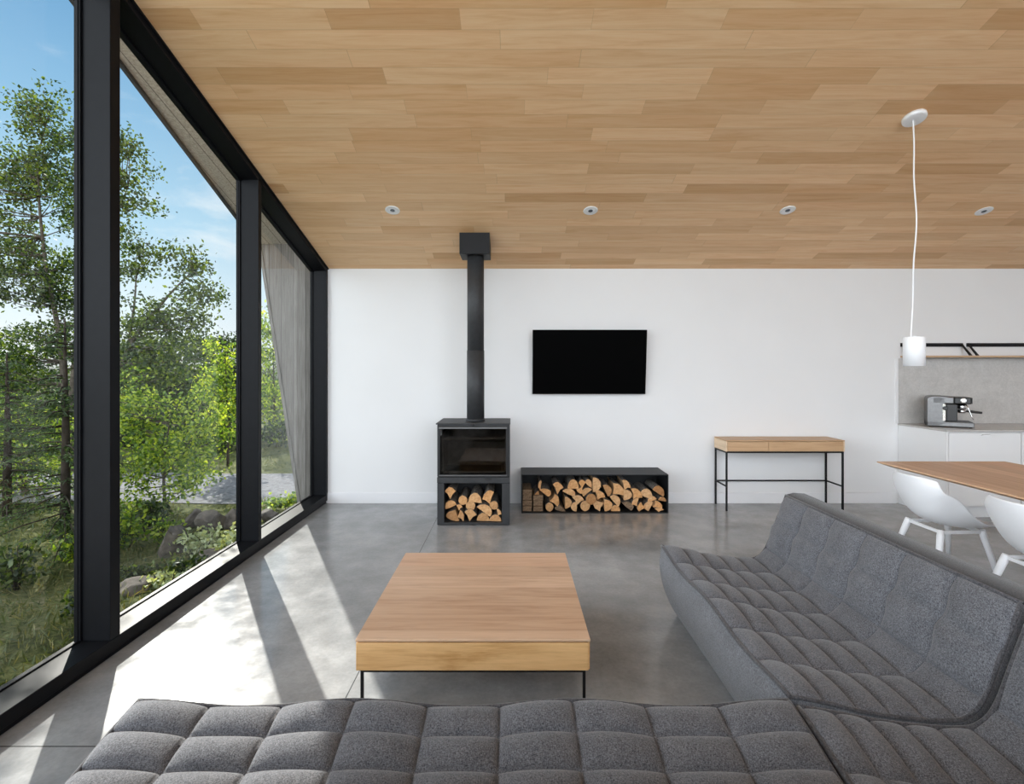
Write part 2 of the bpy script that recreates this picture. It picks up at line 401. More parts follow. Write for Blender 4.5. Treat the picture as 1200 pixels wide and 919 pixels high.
# ---- outside shell: soffit, wing wall
def sx(y): return -2.703 - .0956*(y-3.416)
m = MB()
yA, yB_ = -1.0, WALLY+.27
def sof(y, d): return ceil_h(y) + d
m.hexa([(sx(yA),yA,sof(yA,.34)),(-2.30,yA,sof(yA,.34)),(-2.30,yB_,sof(yB_,.34)),(sx(yB_),yB_,sof(yB_,.34)),
        (sx(yA),yA,sof(yA,.6)),(-2.30,yA,sof(yA,.6)),(-2.30,yB_,sof(yB_,.6)),(sx(yB_),yB_,sof(yB_,.6))])
m.hexa([(sx(yA)-.025,yA,sof(yA,.31)),(sx(yA),yA,sof(yA,.31)),(sx(yB_),yB_,sof(yB_,.31)),(sx(yB_)-.025,yB_,sof(yB_,.31)),
        (sx(yA)-.025,yA,sof(yA,.62)),(sx(yA),yA,sof(yA,.62)),(sx(yB_),yB_,sof(yB_,.62)),(sx(yB_)-.025,yB_,sof(yB_,.62))], 1)
struct(m.build('ceiling_soffit', [M['boards_s'], M['fascia']]), 'weathered board soffit of the roof overhang outside')
WY = WALLY+.11
a = [(-2.26,WY,-.35),(-2.39,WY,-.35),(-2.895,WY,2.96),(-2.26,WY,2.96)]
b = [(x, y+.14, z) for x, y, z in a]
m = MB().prism(a, b, 0)
m.hexa([(-2.42,WY-.01,-.35),(-2.385,WY-.01,-.35),(-2.385,WY+.15,-.35),(-2.42,WY+.15,-.35),
        (-2.922,WY-.01,2.96),(-2.89,WY-.01,2.96),(-2.89,WY+.15,2.96),(-2.922,WY+.15,2.96)], 0)
struct(m.build('wall_wing', M['boards_v']), 'tapering outdoor wing wall clad in weathered vertical boards')

# ================================================================== CEILING FITTINGS
nrm = Vector((0, -SLOPE, -1)).normalized()          # out of the ceiling, into the room
Q = nrm.to_track_quat('Z', 'Y').to_matrix().to_4x4()
WHERE = ['leftmost of the row, above the stove pipe', 'second from the glass wall, above the television',
         'third from the glass wall, left of the pendant cord', 'rightmost of the row, right of the pendant cord']
for (px, py), wh in zip(((460,246.3),(692,246.8),(923,246.3),(1153,247.4)), WHERE):
    y = 1650.7/(610.3-py); x = (px-VX)*y/F; c = Vector((x, y, ceil_h(y)))
    t = thing('recessed_ceiling_light', 'small round white recessed ceiling light, ' + wh, 'ceiling light', c, 'row of recessed ceiling lights')
    MB().lathe(c, [(.043,-.001),(.066,-.001),(.066,.003),(.061,.006),(.046,.006),(.040,.003)], 40, 0, Q).build('trim_ring', M['white_metal'], t)
    MB().lathe(c, [(.045,.0005),(.038,.004),(.026,.0035),(.024,.0045)], 32, 0, Q).build('baffle', M['white_plastic'], t)
    MB().lathe(c, [(.021,.001),(.021,.006),(.012,.007)], 24, 0, Q).build('lens', M['lens'], t)

py = 3.488; px = 471*py/F; c = Vector((px, py, ceil_h(py)))
t = thing('pendant_lamp', 'white cylinder pendant lamp hanging on a long thin white cord', 'pendant lamp', c)
MB().lathe(c, [(.060,-.001),(.073,-.001),(.073,.018),(.069,.026),(.060,.028),(.02,.028)], 48, 0, Q).build('canopy', M['white_plastic'], t)
cc = Vector((px-.012, py-.01, ceil_h(py)-.03))
pts = []
for k in range(40):
    u = k/39; z = cc.z + (1.728-cc.z)*u
    pts.append((px - .012 + .030*math.sin(PI*min(1,u*1.1))**2*(.6+.4*u) - .004*u + .005*math.sin(u*17), py-.008*(1-u), z))
MB().tube(pts, .0048, 8).build('cord', M['white_plastic'], t)
e = Vector((pts[-1][0]+.022, py, 0))
sh = MB().lathe(e, [(.012,1.742),(.012,1.735),(.060,1.735),(.064,1.730),(.064,1.529),(.060,1.529),(.058,1.60),(.05,1.70)], 48).build('shade', M['white_plastic'], t)
MB().lathe(e, [(.026,1.60),(.03,1.58),(.03,1.56),(.018,1.545)], 20).build('bulb', M['white_plastic'], t)

# ================================================================== STOVE
s0 = 121.3; FY = 4.78; BY = 5.29
def SX(zx): return (500+zx/6.125-600)/s0
def SZ(zy): return 1.5-(46+zy/6.125)/s0
t = thing('wood_stove', 'tall black wood stove with a log niche below its glass door', 'wood stove', (-.375,5.03,0))
L_, R_ = -.724, -.021
zt, zm, zn, zb = SZ(108), SZ(484), SZ(527), .0
m = MB()       # upper fire box as an open-front shell
m.box(L_,L_+.03,FY+.012,BY,zm,zt).box(R_-.03,R_,FY+.012,BY,zm,zt).box(L_+.03,R_-.03,BY-.03,BY,zm,zt).box(L_+.03,R_-.03,FY+.012,BY-.03,zm,zm+.025).box(L_+.03,R_-.03,FY+.012,BY-.03,zt-.025,zt)
m.build('body', M['stove'], t, bevel=.003)
MB().box(-.736,-.016,FY-.004,BY+.004,zt,zt+.012).build('top_plate', M['stove'], t, bevel=.003)
d = MB()       # door frame
dx0, dx1, dz0, dz1 = SX(86), SX(580), SZ(482), SZ(120)
d.box(dx0,dx0+.014,FY-.012,FY+.014,dz0,dz1).box(dx1-.014,dx1,FY-.012,FY+.014,dz0,dz1).box(dx0+.014,dx1-.014,FY-.012,FY+.014,dz0,dz0+.013).box(dx0+.014,dx1-.014,FY-.012,FY+.014,dz1-.012,dz1)
door = d.build('door', M['stove_dark'], t, bevel=.002)
MB().box(dx0+.01,dx1-.01,FY-.006,FY+.002,dz0+.012,dz1-.01).build('door_glass', M['stove_glass'], door)
part(MB().box(dx0+.004,dx1-.004,FY-.024,FY-.012,SZ(138),SZ(125)).build('handle', M['stove_light'], door, bevel=.003), 'grey bar handle along the top of the door')
part(MB().box(dx0+.004,dx1-.004,FY-.018,FY-.012,SZ(476),SZ(467)).build('lower_rail', M['stove_light'], door, bevel=.002), 'grey rail along the bottom of the door')
MB().lathe((SX(333),FY-.008,SZ(112)), [(.004,0),(.013,0),(.013,.01),(.006,.014)], 16, 0, Matrix.Rotation(PI/2,4,'X')).build('latch', M['stove_dark'], t)
fb = MB()      # firebrick lining
ix0, ix1 = L_+.05, R_-.05
fb.box(ix0,ix1,BY-.06,BY-.03,zm+.03,zt-.03).box(ix0-.02,ix0,FY+.10,BY-.03,zm+.03,zt-.1).box(ix1,ix1+.02,FY+.10,BY-.03,zm+.03,zt-.1).box(ix0,ix1,FY+.06,BY-.06,zm+.025,zm+.045)
part(fb.build('firebrick_lining', M['firebrick'], t, bevel=.003), 'pale grey firebrick lining behind the glass')
bf = MB(); bf.hexa([(ix0,FY+.10,zt-.16),(ix1,FY+.10,zt-.16),(ix1,BY-.06,zt-.23),(ix0,BY-.06,zt-.23),(ix0,FY+.10,zt-.135),(ix1,FY+.10,zt-.135),(ix1,BY-.06,zt-.205),(ix0,BY-.06,zt-.205)])
bf.build('baffle_plate', M['firebrick'], t)
MB().box(SX(130),SX(535),FY+.07,FY+.08,zm+.04,zm+.10).build('log_guard', M['stove_dark'], t)
lp = MB().box(SX(75),SX(597),FY-.006,BY,zn,zm-.003).build('air_control_panel', M['stove'], t, bevel=.003)
MB().box(SX(418),SX(466),FY-.014,FY-.004,SZ(502),SZ(492)).build('air_slider', M['stove_dark'], lp, bevel=.002)
b = MB()       # log niche
bx0, bx1, nx0, nx1, nz1, nz0 = SX(76), SX(596), SX(125), SX(540), SZ(531), SZ(812)
b.box(bx0,nx0,FY,BY,0.006,zn-.003).box(nx1,bx1,FY,BY,.006,zn-.003).box(nx0,nx1,FY,BY,nz1,zn-.003).box(nx0,nx1,FY,BY,.006,nz0).box(nx0,nx1,BY-.02,BY,nz0,nz1)
b.box(bx0+.02,bx1-.02,FY+.02,BY-.02,0,.006)
b.build('log_niche', M['stove'], t, bevel=.003)

# pipe: lower sleeve + upper tube + ceiling box
pc = (-.370, 5.03)
t = thing('flue_pipe', 'black round flue pipe rising from the stove to a square ceiling box', 'stove pipe', (*pc, zt+.012))
ch = ceil_h(5.03)
MB().lathe((*pc,0), [(.098,zt+.0125),(.098,zt+.028),(.090,zt+.034)], 40).build('collar', M['stove'], t)
MB().lathe((*pc,0), [(.0885,zt+.014),(.0885,1.70)], 48).build('lower_pipe', M['stove'], t)
MB().lathe((*pc,0), [(.0850,1.69),(.0850,2.70)], 48).build('upper_pipe', M['stove'], t)
bx = MB(); x0,x1,y0,y1 = -.519,-.221,4.886,5.176
bx.hexa([(x0,y0,2.65),(x1,y0,2.65),(x1,y1,2.65),(x0,y1,2.65),(x0,y0,ceil_h(y0)-.001),(x1,y0,ceil_h(y0)-.001),(x1,y1,ceil_h(y1)-.001),(x0,y1,ceil_h(y1)-.001)])
bx.build('ceiling_box', M['black'], t, bevel=.002)

# ================================================================== TELEVISION
R6 = Matrix.Rotation(math.radians(5.8), 4, 'X')
xc = (.231+1.490)/2; zc = 1.5-(424.5-434)/105.5
t = thing('tv', 'flat black wall-mounted television tilted slightly downward', 'television', (xc, WALLY, zc))
def rot(bmk):
    P = Vector((xc, 5.50, zc))
    bmk.v = [tuple(P + (R6 @ (Vector(p)-P))) for p in bmk.v]; return bmk
W2, H2 = .632, .3585
rot(MB().box(xc-W2,xc+W2,5.497,5.528,zc-H2,zc+H2).box(xc-.3,xc+.3,5.528,5.548,zc-.22,zc+.16)).build('casing', M['tvbody'], t, bevel=.003)
rot(MB().box(xc-W2+.008,xc+W2-.008,5.4955,5.4975,zc-H2+.012,zc+H2-.008)).build('screen', M['screen'], t)
MB().box(xc-.2,xc+.2,WALLY-.012,WALLY,zc-.12,zc+.12).bar((xc-.12,WALLY-.006,zc-.05),(xc-.12,5.54,zc-.05),.02,.04).bar((xc+.12,WALLY-.006,zc-.05),(xc+.12,5.54,zc-.05),.02,.04).build('wall_bracket', M['black'], t)

# ================================================================== LOG BOX
BX0, BX1, BF, BH = .101, 1.640, 5.188, .406; th = .009
m = MB().box(BX0,BX1,BF,WALLY-.016,BH-th,BH).box(BX0,BX1,BF,WALLY-.016,0,th).box(BX0,BX0+th,BF,WALLY-.016,th,BH-th).box(BX1-th,BX1,BF,WALLY-.016,th,BH-th)
m.box(BX0+th,BX1-th,WALLY-.022,WALLY-.016,th,BH-th)
tag(m.build('firewood_box', M['boxsteel'], origin='base'), 'long low dark steel firewood box open at the front', 'firewood box')

# ================================================================== LOGS
M['endgrain'] = None
def endgrain():
    t = NT('cut_log_end'); c = t.coord()
    oi = t.n('ShaderNodeObjectInfo')
    n = t.noise(t.mapping(c, (1,.3,1)), 38, 5, .6, .3)
    rings = t.n('ShaderNodeTexWave', wave_type='RINGS', rings_direction='Y'); t.l(c, rings.inputs['Vector'])
    rings.inputs['Scale'].default_value = 55; rings.inputs['Distortion'].default_value = 2.2; rings.inputs['Detail'].default_value = 3
    k = t.math('ADD', t.math('MULTIPLY', n, .75), t.math('MULTIPLY', rings.outputs['Fac'], .25))
    col = t.ramp(k, [(.3, (.36,.195,.085)), (.5, (.58,.36,.19)), (.7, (.74,.53,.32))])
    tone = t.ramp(oi.outputs['Random'], [(0, (.60,.46,.34)), (.25, (.92,.82,.70)), (.5, (1.05,1.0,.94)), (.75, (1.0,.80,.58)), (1, (1.04,.97,.88))])
    return t.bsdf(t.mix(1, col, tone, 'MULTIPLY'), .8, 0, .2)
M['endgrain'] = endgrain()
M['splitwood'] = wood('split_log_side', (.58,.37,.20), (.38,.22,.11), 1, None, .8, 30, cross=0)
M['logbark'] = paint('log_bark', (.17,.15,.13), .95, 0, .1, var=.7, nscale=45, bump=.5, bscale=90)
M['oldwood'] = paint('old_grey_wood', (.20,.135,.085), .9, 0, .1, var=.5, nscale=60)
def log_section(kind, rng):
    P = []; mat = []          # mat per side segment: 1 split face, 2 bark
    if kind == 'round':
        for k in range(18):
            a = 2*PI*k/18; r = .5*(1+rng.uniform(-.035,.035)); P.append((r*math.cos(a), r*math.sin(a))); mat.append(2)
    elif kind == 'half':
        for k in range(13):
            a = -PI/2+PI*k/12; r = .5*(1+rng.uniform(-.03,.03)); P.append((r*math.cos(a), r*math.sin(a))); mat.append(2)
        mat[-1] = 1; P.append((rng.uniform(-.05,.02), rng.uniform(0,.2))); mat.append(1)
    elif kind == 'quarter':
        for k in range(10):
            a = -PI*.27+PI*.54*k/9; r = .75*(1+rng.uniform(-.03,.03)); P.append((r*math.cos(a), r*math.sin(a))); mat.append(2)
        mat[-1] = 1
        P += [(.32,.27),(rng.uniform(-.06,.03), 0),(.30,-.24)]; mat += [1,1,1]
    else:                      # squared block
        P = [(-.5,-.47),(-.1,-.5),(.5,-.46),(.48,.1),(.5,.47),(.1,.5),(-.48,.46),(-.5,0)]; mat = [1]*8
    return P, mat
def make_log(name, x, z, w, h, kind, rot, yf, length, rng, label, group, tilt=0, yaw=0, m3=None):
    P, mat = log_section(kind, rng)
    a = math.radians(rot); ca, sa = math.cos(a), math.sin(a)
    P = [(p*ca-q*sa, p*sa+q*ca) for p, q in P]
    xs = [p for p, _ in P]; zs = [q for _, q in P]
    P = [((p-min(xs))/(max(xs)-min(xs))*w-w/2, (q-min(zs))/(max(zs)-min(zs))*h-h/2) for p, q in P]
    m = MB(); nseg = 5; rings = []
    for i in range(nseg+1):
        u = i/nseg; y = yf+length*u; ring = []
        for p, q in P:
            k = 1+rng.uniform(-.02,.02) if 0 < i < nseg else 1
            ring.append((x+p*k*(1-.06*u)+yaw*length*u, y+(rng.uniform(-.004,.004) if i in (0,nseg) else 0), z+q*k*(1-.06*u)+tilt*length*u))
        rings.append(m.add(ring))
    n = len(P)
    for i in range(nseg):
        for k in range(n):
            k2 = (k+1) % n; m.face((rings[i]+k, rings[i]+k2, rings[i+1]+k2, rings[i+1]+k), mat[k], False)
    m.face([rings[0]+k for k in range(n)][::-1], 0); m.face([rings[-1]+k for k in range(n)], 0)
    o = m.build(name, m3 or [M['endgrain'], M['splitwood'], M['logbark']], origin=(x, yf, z-h/2))
    return tag(o, label, 'firewood log', group)
rng = random.Random(4)
LB = 'logs in the long firewood box'
LOGS = [  # zoom x, y, w, h (600-800 x 530-620, six times), section, direction of the bark side, label
 (236,287,78,56,'half',35,'slanting half log leaning over the squared blocks in the steel box'),
 (196,240,24,74,'quarter',110,'thin upright splinter at the top left of the wood in the steel box'),
 (178,303,40,52,'quarter',150,'short dark split piece lying on top of the second squared-block stack'),
 (325,255,72,86,'quarter',80,'bark-topped wedge log at the upper left of the steel box pile'),
 (402,290,88,58,'half',60,'tilted half log below and right of the upper left wedge in the steel box'),
 (299,340,66,88,'quarter',10,'wedge log standing directly above the leftmost round log in the steel box'),
 (265,390,54,62,'round',0,'leftmost round log, on the floor of the steel box beside the squared blocks'),
 (340,407,74,40,'half',200,'dark low split piece just right of the leftmost round log in the steel box'),
 (399,362,46,82,'half',0,'narrow half log on edge, third along the lower row of the steel box'),
 (437,388,42,66,'half',180,'small half log on edge left of the two round logs in the steel box'),
 (432,228,76,66,'half',90,'half log with bark up, first of the top row in the steel box'),
 (495,232,48,64,'quarter',90,'wedge log second along the top row of the steel box'),
 (541,226,48,60,'half',60,'darker half log third along the top row of the steel box'),
 (597,230,56,100,'half',0,'tall pale half log on edge, middle of the top row in the steel box'),
 (482,272,56,46,'quarter',250,'small wedge log tucked under the top row in the steel box'),
 (531,287,68,62,'half',130,'half log tilted flat side down-right under the top row of the steel box'),
 (466,340,82,66,'quarter',80,'broad pale wedge log left of the upper round log in the steel box'),
 (557,332,70,74,'round',0,'upper of the two round logs at the middle of the steel box'),
 (518,397,66,72,'round',0,'lower of the two round logs at the middle of the steel box'),
 (621,303,72,66,'quarter',60,'reddish wedge log right of the upper round log in the steel box'),
 (671,272,62,82,'half',25,'half log right of the tall pale one, high in the steel box'),
 (612,386,76,84,'quarter',200,'big greyish wedge log right of the lower round log in the steel box'),
 (677,375,56,82,'half',0,'narrow half log right of the big greyish wedge in the steel box'),
 (726,343,72,80,'half',40,'half log leaning left in the right middle of the steel box'),
 (731,398,62,44,'half',90,'flat half log on the floor of the steel box, bark up, right of centre'),
 (754,266,84,90,'quarter',40,'large wedge log with a long bark flank in the upper right of the steel box'),
 (806,230,58,70,'quarter',60,'topmost log at the right of the steel box, bark up'),
 (816,302,56,74,'half',0,'brown half log below the topmost right log in the steel box'),
 (868,352,50,58,'quarter',120,'small brown wedge log low between bigger logs at the right of the steel box'),
 (880,300,78,86,'quarter',60,'orange-toned wedge log at the right of the steel box'),
 (948,300,84,76,'half',70,'half log under a long strip of pale bark at the right of the steel box'),
 (911,390,56,64,'quarter',170,'lower-row wedge log, third from the right end of the steel box'),
 (966,386,68,66,'half',160,'lower-row half log, second from the right end of the steel box'),
 (1030,276,82,76,'half',60,'dark bark-covered half log at the top right corner of the steel box pile'),
 (990,336,62,42,'half',110,'flat pale half log right of centre of the right-hand pile in the steel box'),
 (1026,372,62,60,'quarter',30,'pale split wedge near the right wall of the steel box'),
 (1062,337,54,32,'half',80,'small flat split piece touching the right wall of the steel box'),
 (1036,414,62,26,'quarter',80,'thin splinter on the floor at the right end of the steel box'),
 (816,382,80,62,'half',40,'dark log seen along its bark, low in the right part of the steel box'),
]
for i, (zx, zy, w, h, kind, ro, lab) in enumerate(LOGS):
    s = 111.5
    w *= 1.03; h *= 1.03
    x = zx/6/s; z = 1.5-(96+zy/6)/s; hh = h/6/s
    z = max(z, hh/2+th+.001); z = min(z, BH-th-hh/2-.002)
    xh = w/6/s/2; x = min(max(x, BX0+th+xh+.001), BX1-th-xh-.001)
    mats = None
    if 'dark log seen' in lab or 'dark low split' in lab: mats = [M['oldwood'], M['oldwood'], M['logbark']]
    make_log('firewood_log', x, z, w/6/s, hh, kind, ro, BF+.018+rng.uniform(0,.03), .33, rng, lab, LB, m3=mats)
PL = ['lowest', 'second lowest', 'second highest', 'topmost']
for k in range(4):
    make_log('firewood_log', BX0+th+.052, th+.004+.058*k+.028, .094+.004*(k%2), .055, 'block', 0, BF+.025+.008*(k%3), .32, rng,
             PL[k]+' squared block in the stack against the left wall of the steel box', LB, m3=[M['oldwood']]*3)
for k in range(3):
    make_log('firewood_log', BX0+th+.165, th+.004+.058*k+.028, .104-.004*(k%2), .055, 'block', 0, BF+.02+.01*(k%2), .32, rng,
             ['lowest','middle','topmost'][k]+' squared block of the second stack from the left in the steel box', LB, m3=[M['oldwood']]*3)
SB = 'logs in the niche under the stove'
SLOGS = [
 (170,600,76,86,'quarter',90,'wedge log at the top left of the stove niche'),
 (172,686,80,64,'half',110,'half log with bark up at the middle of the left side of the stove niche'),
 (186,764,92,78,'half',190,'big pale half log in the lower left corner of the stove niche'),
 (243,764,48,82,'quarter',20,'narrow wedge log second along the bottom of the stove niche'),
 (234,703,44,44,'quarter',80,'small dark wedge between the left logs of the stove niche'),
 (259,654,62,66,'round',0,'upper left of the round logs in the stove niche'),
 (314,695,68,66,'round',0,'round log at the centre of the stove niche'),
 (347,637,94,72,'half',85,'half log with grey bark at the top middle of the stove niche'),
 (315,780,86,86,'quarter',80,'reddish wedge log at the bottom middle of the stove niche'),
 (441,632,84,96,'quarter',110,'large wedge log at the top right of the stove niche'),
 (414,724,106,88,'half',50,'biggest half log, right of centre in the stove niche'),
 (482,690,60,60,'round',0,'round log against the right side of the stove niche'),
 (405,784,90,58,'half',88,'half log with bark up on the floor right of centre in the stove niche'),
 (492,778,84,48,'half',88,'flat half log in the lower right corner of the stove niche'),
 (520,738,34,50,'quarter',60,'small dark piece above the lower right corner of the stove niche'),
]
for zx, zy, w, h, kind, ro, lab in SLOGS:
    s = 120.5; x = (500+zx/6.125-600)/s; z = 1.5-(46+zy/6.125)/s; w *= 1.02; h *= 1.02
    hh = h/6.125/s; xh = w/6.125/s/2
    z = max(z, nz0+hh/2+.002); x = min(max(x, nx0+xh+.002), nx1-xh-.002)
    make_log('firewood_log', x, z, w/6.125/s, hh, kind, ro, FY+.02+rng.uniform(0,.03), .36, rng, lab, SB)

# ================================================================== CONSOLE DESK
X0, X1, Y0, Y1, ZT, ZB = 2.276, 3.540, 5.262, WALLY-.02, .755, .634
t = thing('console_table', 'slim oak console table with drawers on thin black legs against the white wall', 'console table', ((X0+X1)/2,(Y0+Y1)/2,0))
MB().box(X0,X1,Y0,Y1,ZT-.012,ZT).build('table_top', M['oak_desk'], t, bevel=.002)
part(MB().box(X0,X0+.014,Y0,Y1,ZB,ZT-.013).build('side_panel', M['oak_desk_end'], t, bevel=.002), 'pale oak end panel')
MB().box(X1-.014,X1,Y0,Y1,ZB,ZT-.013).build('side_panel', M['oak_desk_end'], t, bevel=.002)
MB().box(X0+.014,X1-.014,Y1-.014,Y1,ZB,ZT-.013).build('back_panel', M['oak_desk'], t)
MB().box(X0+.014,X1-.014,Y0+.03,Y1-.014,ZB,ZB+.01).build('bottom_panel', M['oak_desk'], t)
xs = X0+.36*(X1-X0)
MB().box(X0+.017,xs-.0015,Y0+.002,Y0+.02,ZB+.003,ZT-.016).build('drawer', M['oak_desk'], t, bevel=.001)
MB().box(xs+.0015,X1-.017,Y0+.002,Y0+.02,ZB+.003,ZT-.016).build('drawer', M['oak_desk'], t, bevel=.001)
lg = .017; fx0, fx1, fy0, fy1 = X0+.002, X1-.025, Y0+.004, Y1-.006
f = MB().box(fx0,fx1+lg,fy0,fy0+lg,ZB-.016,ZB).box(fx0,fx1+lg,fy1-lg,fy1,ZB-.016,ZB).box(fx0,fx0+lg,fy0+lg,fy1-lg,ZB-.016,ZB).box(fx1,fx1+lg,fy0+lg,fy1-lg,ZB-.016,ZB)
f.build('top_frame', M['black'], t)
for x in (fx0, fx1):
    for y in (fy0, fy1-lg): MB().box(x,x+lg,y,y+lg,0,ZB-.016).build('leg', M['black'], t, bevel=.001)
hs = .262
MB().box(fx0+lg,fx1,fy1-lg+.002,fy1-.002,hs-.007,hs+.007).build('stretcher', M['black'], t)
for x in (fx0, fx1): MB().box(x+.002,x+lg-.002,fy0+lg,fy1-lg,hs-.007,hs+.007).build('stretcher', M['black'], t)

# ================================================================== COFFEE TABLE
X0, X1, Y0, Y1, ZT = -.681, .341, 2.150, 3.171, .331
t = thing('coffee_table', 'low square oak coffee table on thin black metal legs', 'coffee table', ((X0+X1)/2,(Y0+Y1)/2,0))
MB().box(X0,X1,Y0,Y1,ZT-.012,ZT).build('table_top', M['oak_top'], t, bevel=.003)
ZB = .193
MB().box(X0+.012,X1-.012,Y0+.024,Y1-.02,ZB+.004,ZT-.012).build('carcass', M['oak_front'], t)
MB().box(X0+.002,X1-.008,Y0+.003,Y0+.023,ZB,ZT-.018).build('drawer_front', M['oak_front'], t, bevel=.0015)
MB().box(X0+.001,X0+.012,Y0+.024,Y1-.001,ZB,ZT-.014).build('side_panel', M['oak_front'], t, bevel=.001)
MB().box(X1-.012,X1-.001,Y0+.012,Y1-.001,ZB,ZT-.014).build('side_panel', M['oak_front'], t, bevel=.001)
MB().box(X0+.012,X1-.012,Y1-.02,Y1-.001,ZB,ZT-.014).build('back_panel', M['oak_front'], t)
MB().box(X0+.02,X1-.02,Y0+.008,Y0+.02,ZB-.010,ZB-.001).box(X0+.02,X1-.02,Y1-.02,Y1-.008,ZB-.010,ZB-.001).box(X0+.02,X0+.032,Y0+.02,Y1-.02,ZB-.010,ZB-.001).box(X1-.032,X1-.02,Y0+.02,Y1-.02,ZB-.010,ZB-.001).build('under_frame', M['black'], t)
for x in (X0+.02, X1-.032):
    for y in (Y0+.008, Y1-.02): MB().box(x,x+.012,y,y+.012,0,ZB-.010).build('leg', M['black'], t)
# ================================================================== SOFA MODULES
def catmull(P, n=14):
    P = [np.array(p, float) for p in P]; P = [2*P[0]-P[1]] + P + [2*P[-1]-P[-2]]; out = []
    for i in range(1, len(P)-2):
        for k in range(n):
            t = k/n; a, b, c, d = P[i-1], P[i], P[i+1], P[i+2]
            out.append(.5*((2*b)+(c-a)*t+(2*a-5*b+4*c-d)*t*t+(3*b-a-3*c+d)*t**3))
    out.append(P[-2]); return np.array(out)
PROF = catmull([(0,.415),(.12,.396),(.25,.371),(.40,.353),(.51,.347),(.575,.358),(.632,.415),(.69,.562),(.755,.732)])
ARC = np.concatenate([[0], np.cumsum(np.linalg.norm(np.diff(PROF, axis=0), axis=1))])
def prof_at(s): return np.array([np.interp(s, ARC, PROF[:,0]), np.interp(s, ARC, PROF[:,1])])
def arc_of_d(d): return float(np.interp(d, PROF[:,0], ARC))
ROWS = [arc_of_d(d) for d in (0,.11,.22,.33,.44,.552,.634)] + [ARC[-1]]
def cells(seams, n):      # sample positions and 0..1 cell phase
    pos, ph, idx = [], [], []
    for i in range(len(seams)-1):
        k = n[i] if hasattr(n, '__len__') else n
        for j in range(k):
            q = .35*j/k+.65*(1-math.cos(PI*j/k))/2
            pos.append(seams[i]+(seams[i+1]-seams[i])*q); ph.append(q); idx.append(i)
    pos.append(seams[-1]); ph.append(1.0); idx.append(len(seams)-2)
    return np.array(pos), np.array(ph), np.array(idx)
def pillow(f, p): return np.sin(np.pi*np.clip(f,0,1))**p
def offset_grid(base, bulge, outward):
    du = np.gradient(base, axis=0); dv = np.gradient(base, axis=1)
    n = np.cross(du, dv); n /= np.maximum(np.linalg.norm(n, axis=2, keepdims=True), 1e-9)
    if np.mean(n @ np.array(outward)) < 0: n = -n
    return base + n*bulge[..., None]
FRONT = catmull([(0,.415),(-.010,.37),(-.014,.30),(.006,.19),(.05,.075),(.095,.0)], 5)
OUT = lambda : None
def outline():            # closed side outline in (d, h)
    pts = [tuple(p) for p in PROF[::4]] + [(.76,.742),(.80,.752),(.87,.748),(.905,.725),(.90,.5),(.87,.0),(.095,.0)]
    return pts + [tuple(p) for p in FRONT[::-1][1:-1]]
def sofa(label, L, ncol, place, outward, wave_n, root_loc, group):
    t = thing('sofa_module', label, 'sofa', root_loc, group)
    def wave(u, d): return .012*np.cos(2*np.pi*u/L*wave_n)*np.exp(-(d/.22)**2)
    us, fu, iu = cells(list(np.linspace(0, L, ncol+1)), 16)
    nrow = [10,10,10,10,10,9,30]
    vs, fv, iv = cells(ROWS, nrow)
    base = np.zeros((len(us), len(vs), 3)); bul = np.zeros((len(us), len(vs)))
    for j, s in enumerate(vs):
        d, h = prof_at(s)
        for i, u in enumerate(us):
            uu = u
            if iv[j] == 6 and 0 < u < L: uu = u + .010*math.sin(fv[j]*4*math.pi)*math.sin(math.pi*min(1,fv[j]*1.0))
            base[i,j] = place(uu, d, h + wave(u, d))
        a = pillow(fu, .38)
        if iv[j] < 5: bul[:,j] = .036*a*pillow(fv[j], .42)
        elif iv[j] == 5: bul[:,j] = .024*a*pillow(fv[j], .42)
        else:
            v = fv[j]; dip = 1-.42*math.exp(-((v-.5)/.07)**2)
            bul[:,j] = .036*a*pillow(v, .36)*dip
    g = offset_grid(base, bul, outward)
    MB().grid(g).build('tufted_cushion', M['fabric'], t, recalc=False)
    fr = [[place(u, d, h + (wave(u, 0)*max(0,(h-.2)/.215))) for d, h in FRONT] for u in us[::4]]
    part(MB().grid(fr).build('front_panel', M['fabric_lit'], t), 'grey front panel with window light painted into its colour')
    bk = [[place(u, d, h) for d, h in [(.755,.732),(.775,.744),(.81,.751),(.87,.747),(.898,.735),(.905,.71),(.90,.5),(.87,.0)]] for u in us[::8]]
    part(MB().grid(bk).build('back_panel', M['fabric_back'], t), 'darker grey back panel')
    O = outline()
    for u, w in ((0, -.0), (L, 0)):
        m = MB(); n = m.add([place(u, d, h + wave(u, d)*(1 if h > .3 else 0)) for d, h in O]); m.face(range(n, n+len(O)))
        m.build('side_panel', M['fabric_lit'], t)
    r = .0075
    MB().tube([place(u, -.004, .417+wave(u, 0)) for u in us[::4]], r, 8).build('piping', M['piping'], t)
    for u in (.004, L-.004):
        MB().tube([place(u, d, h + wave(u, d) + .002) for d, h in PROF[::4]], r, 8).build('piping', M['piping'], t)
    MB().tube([place(u, .756, .736) for u in (0, L*.25, L*.5, L*.75, L)], r, 8).build('piping', M['piping'], t)
    return t
FX, FYN = .915, 1.600
GRP = 'grey tufted modular sofa'
sofa('grey tufted two-seat sofa module with high back facing the coffee table from the right', 1.40, 6,
     lambda u, d, h: (FX+d, 3.02-u, h), (-.3,0,1), 2, (FX+.45, 2.32, 0), GRP)
sofa('long grey tufted sofa module in the foreground, partly in the sun', 2.11, 9,
     lambda u, d, h: (-1.212+u, FYN-d, h), (0,.3,1), 3, (-.16, 1.15, 0), GRP)
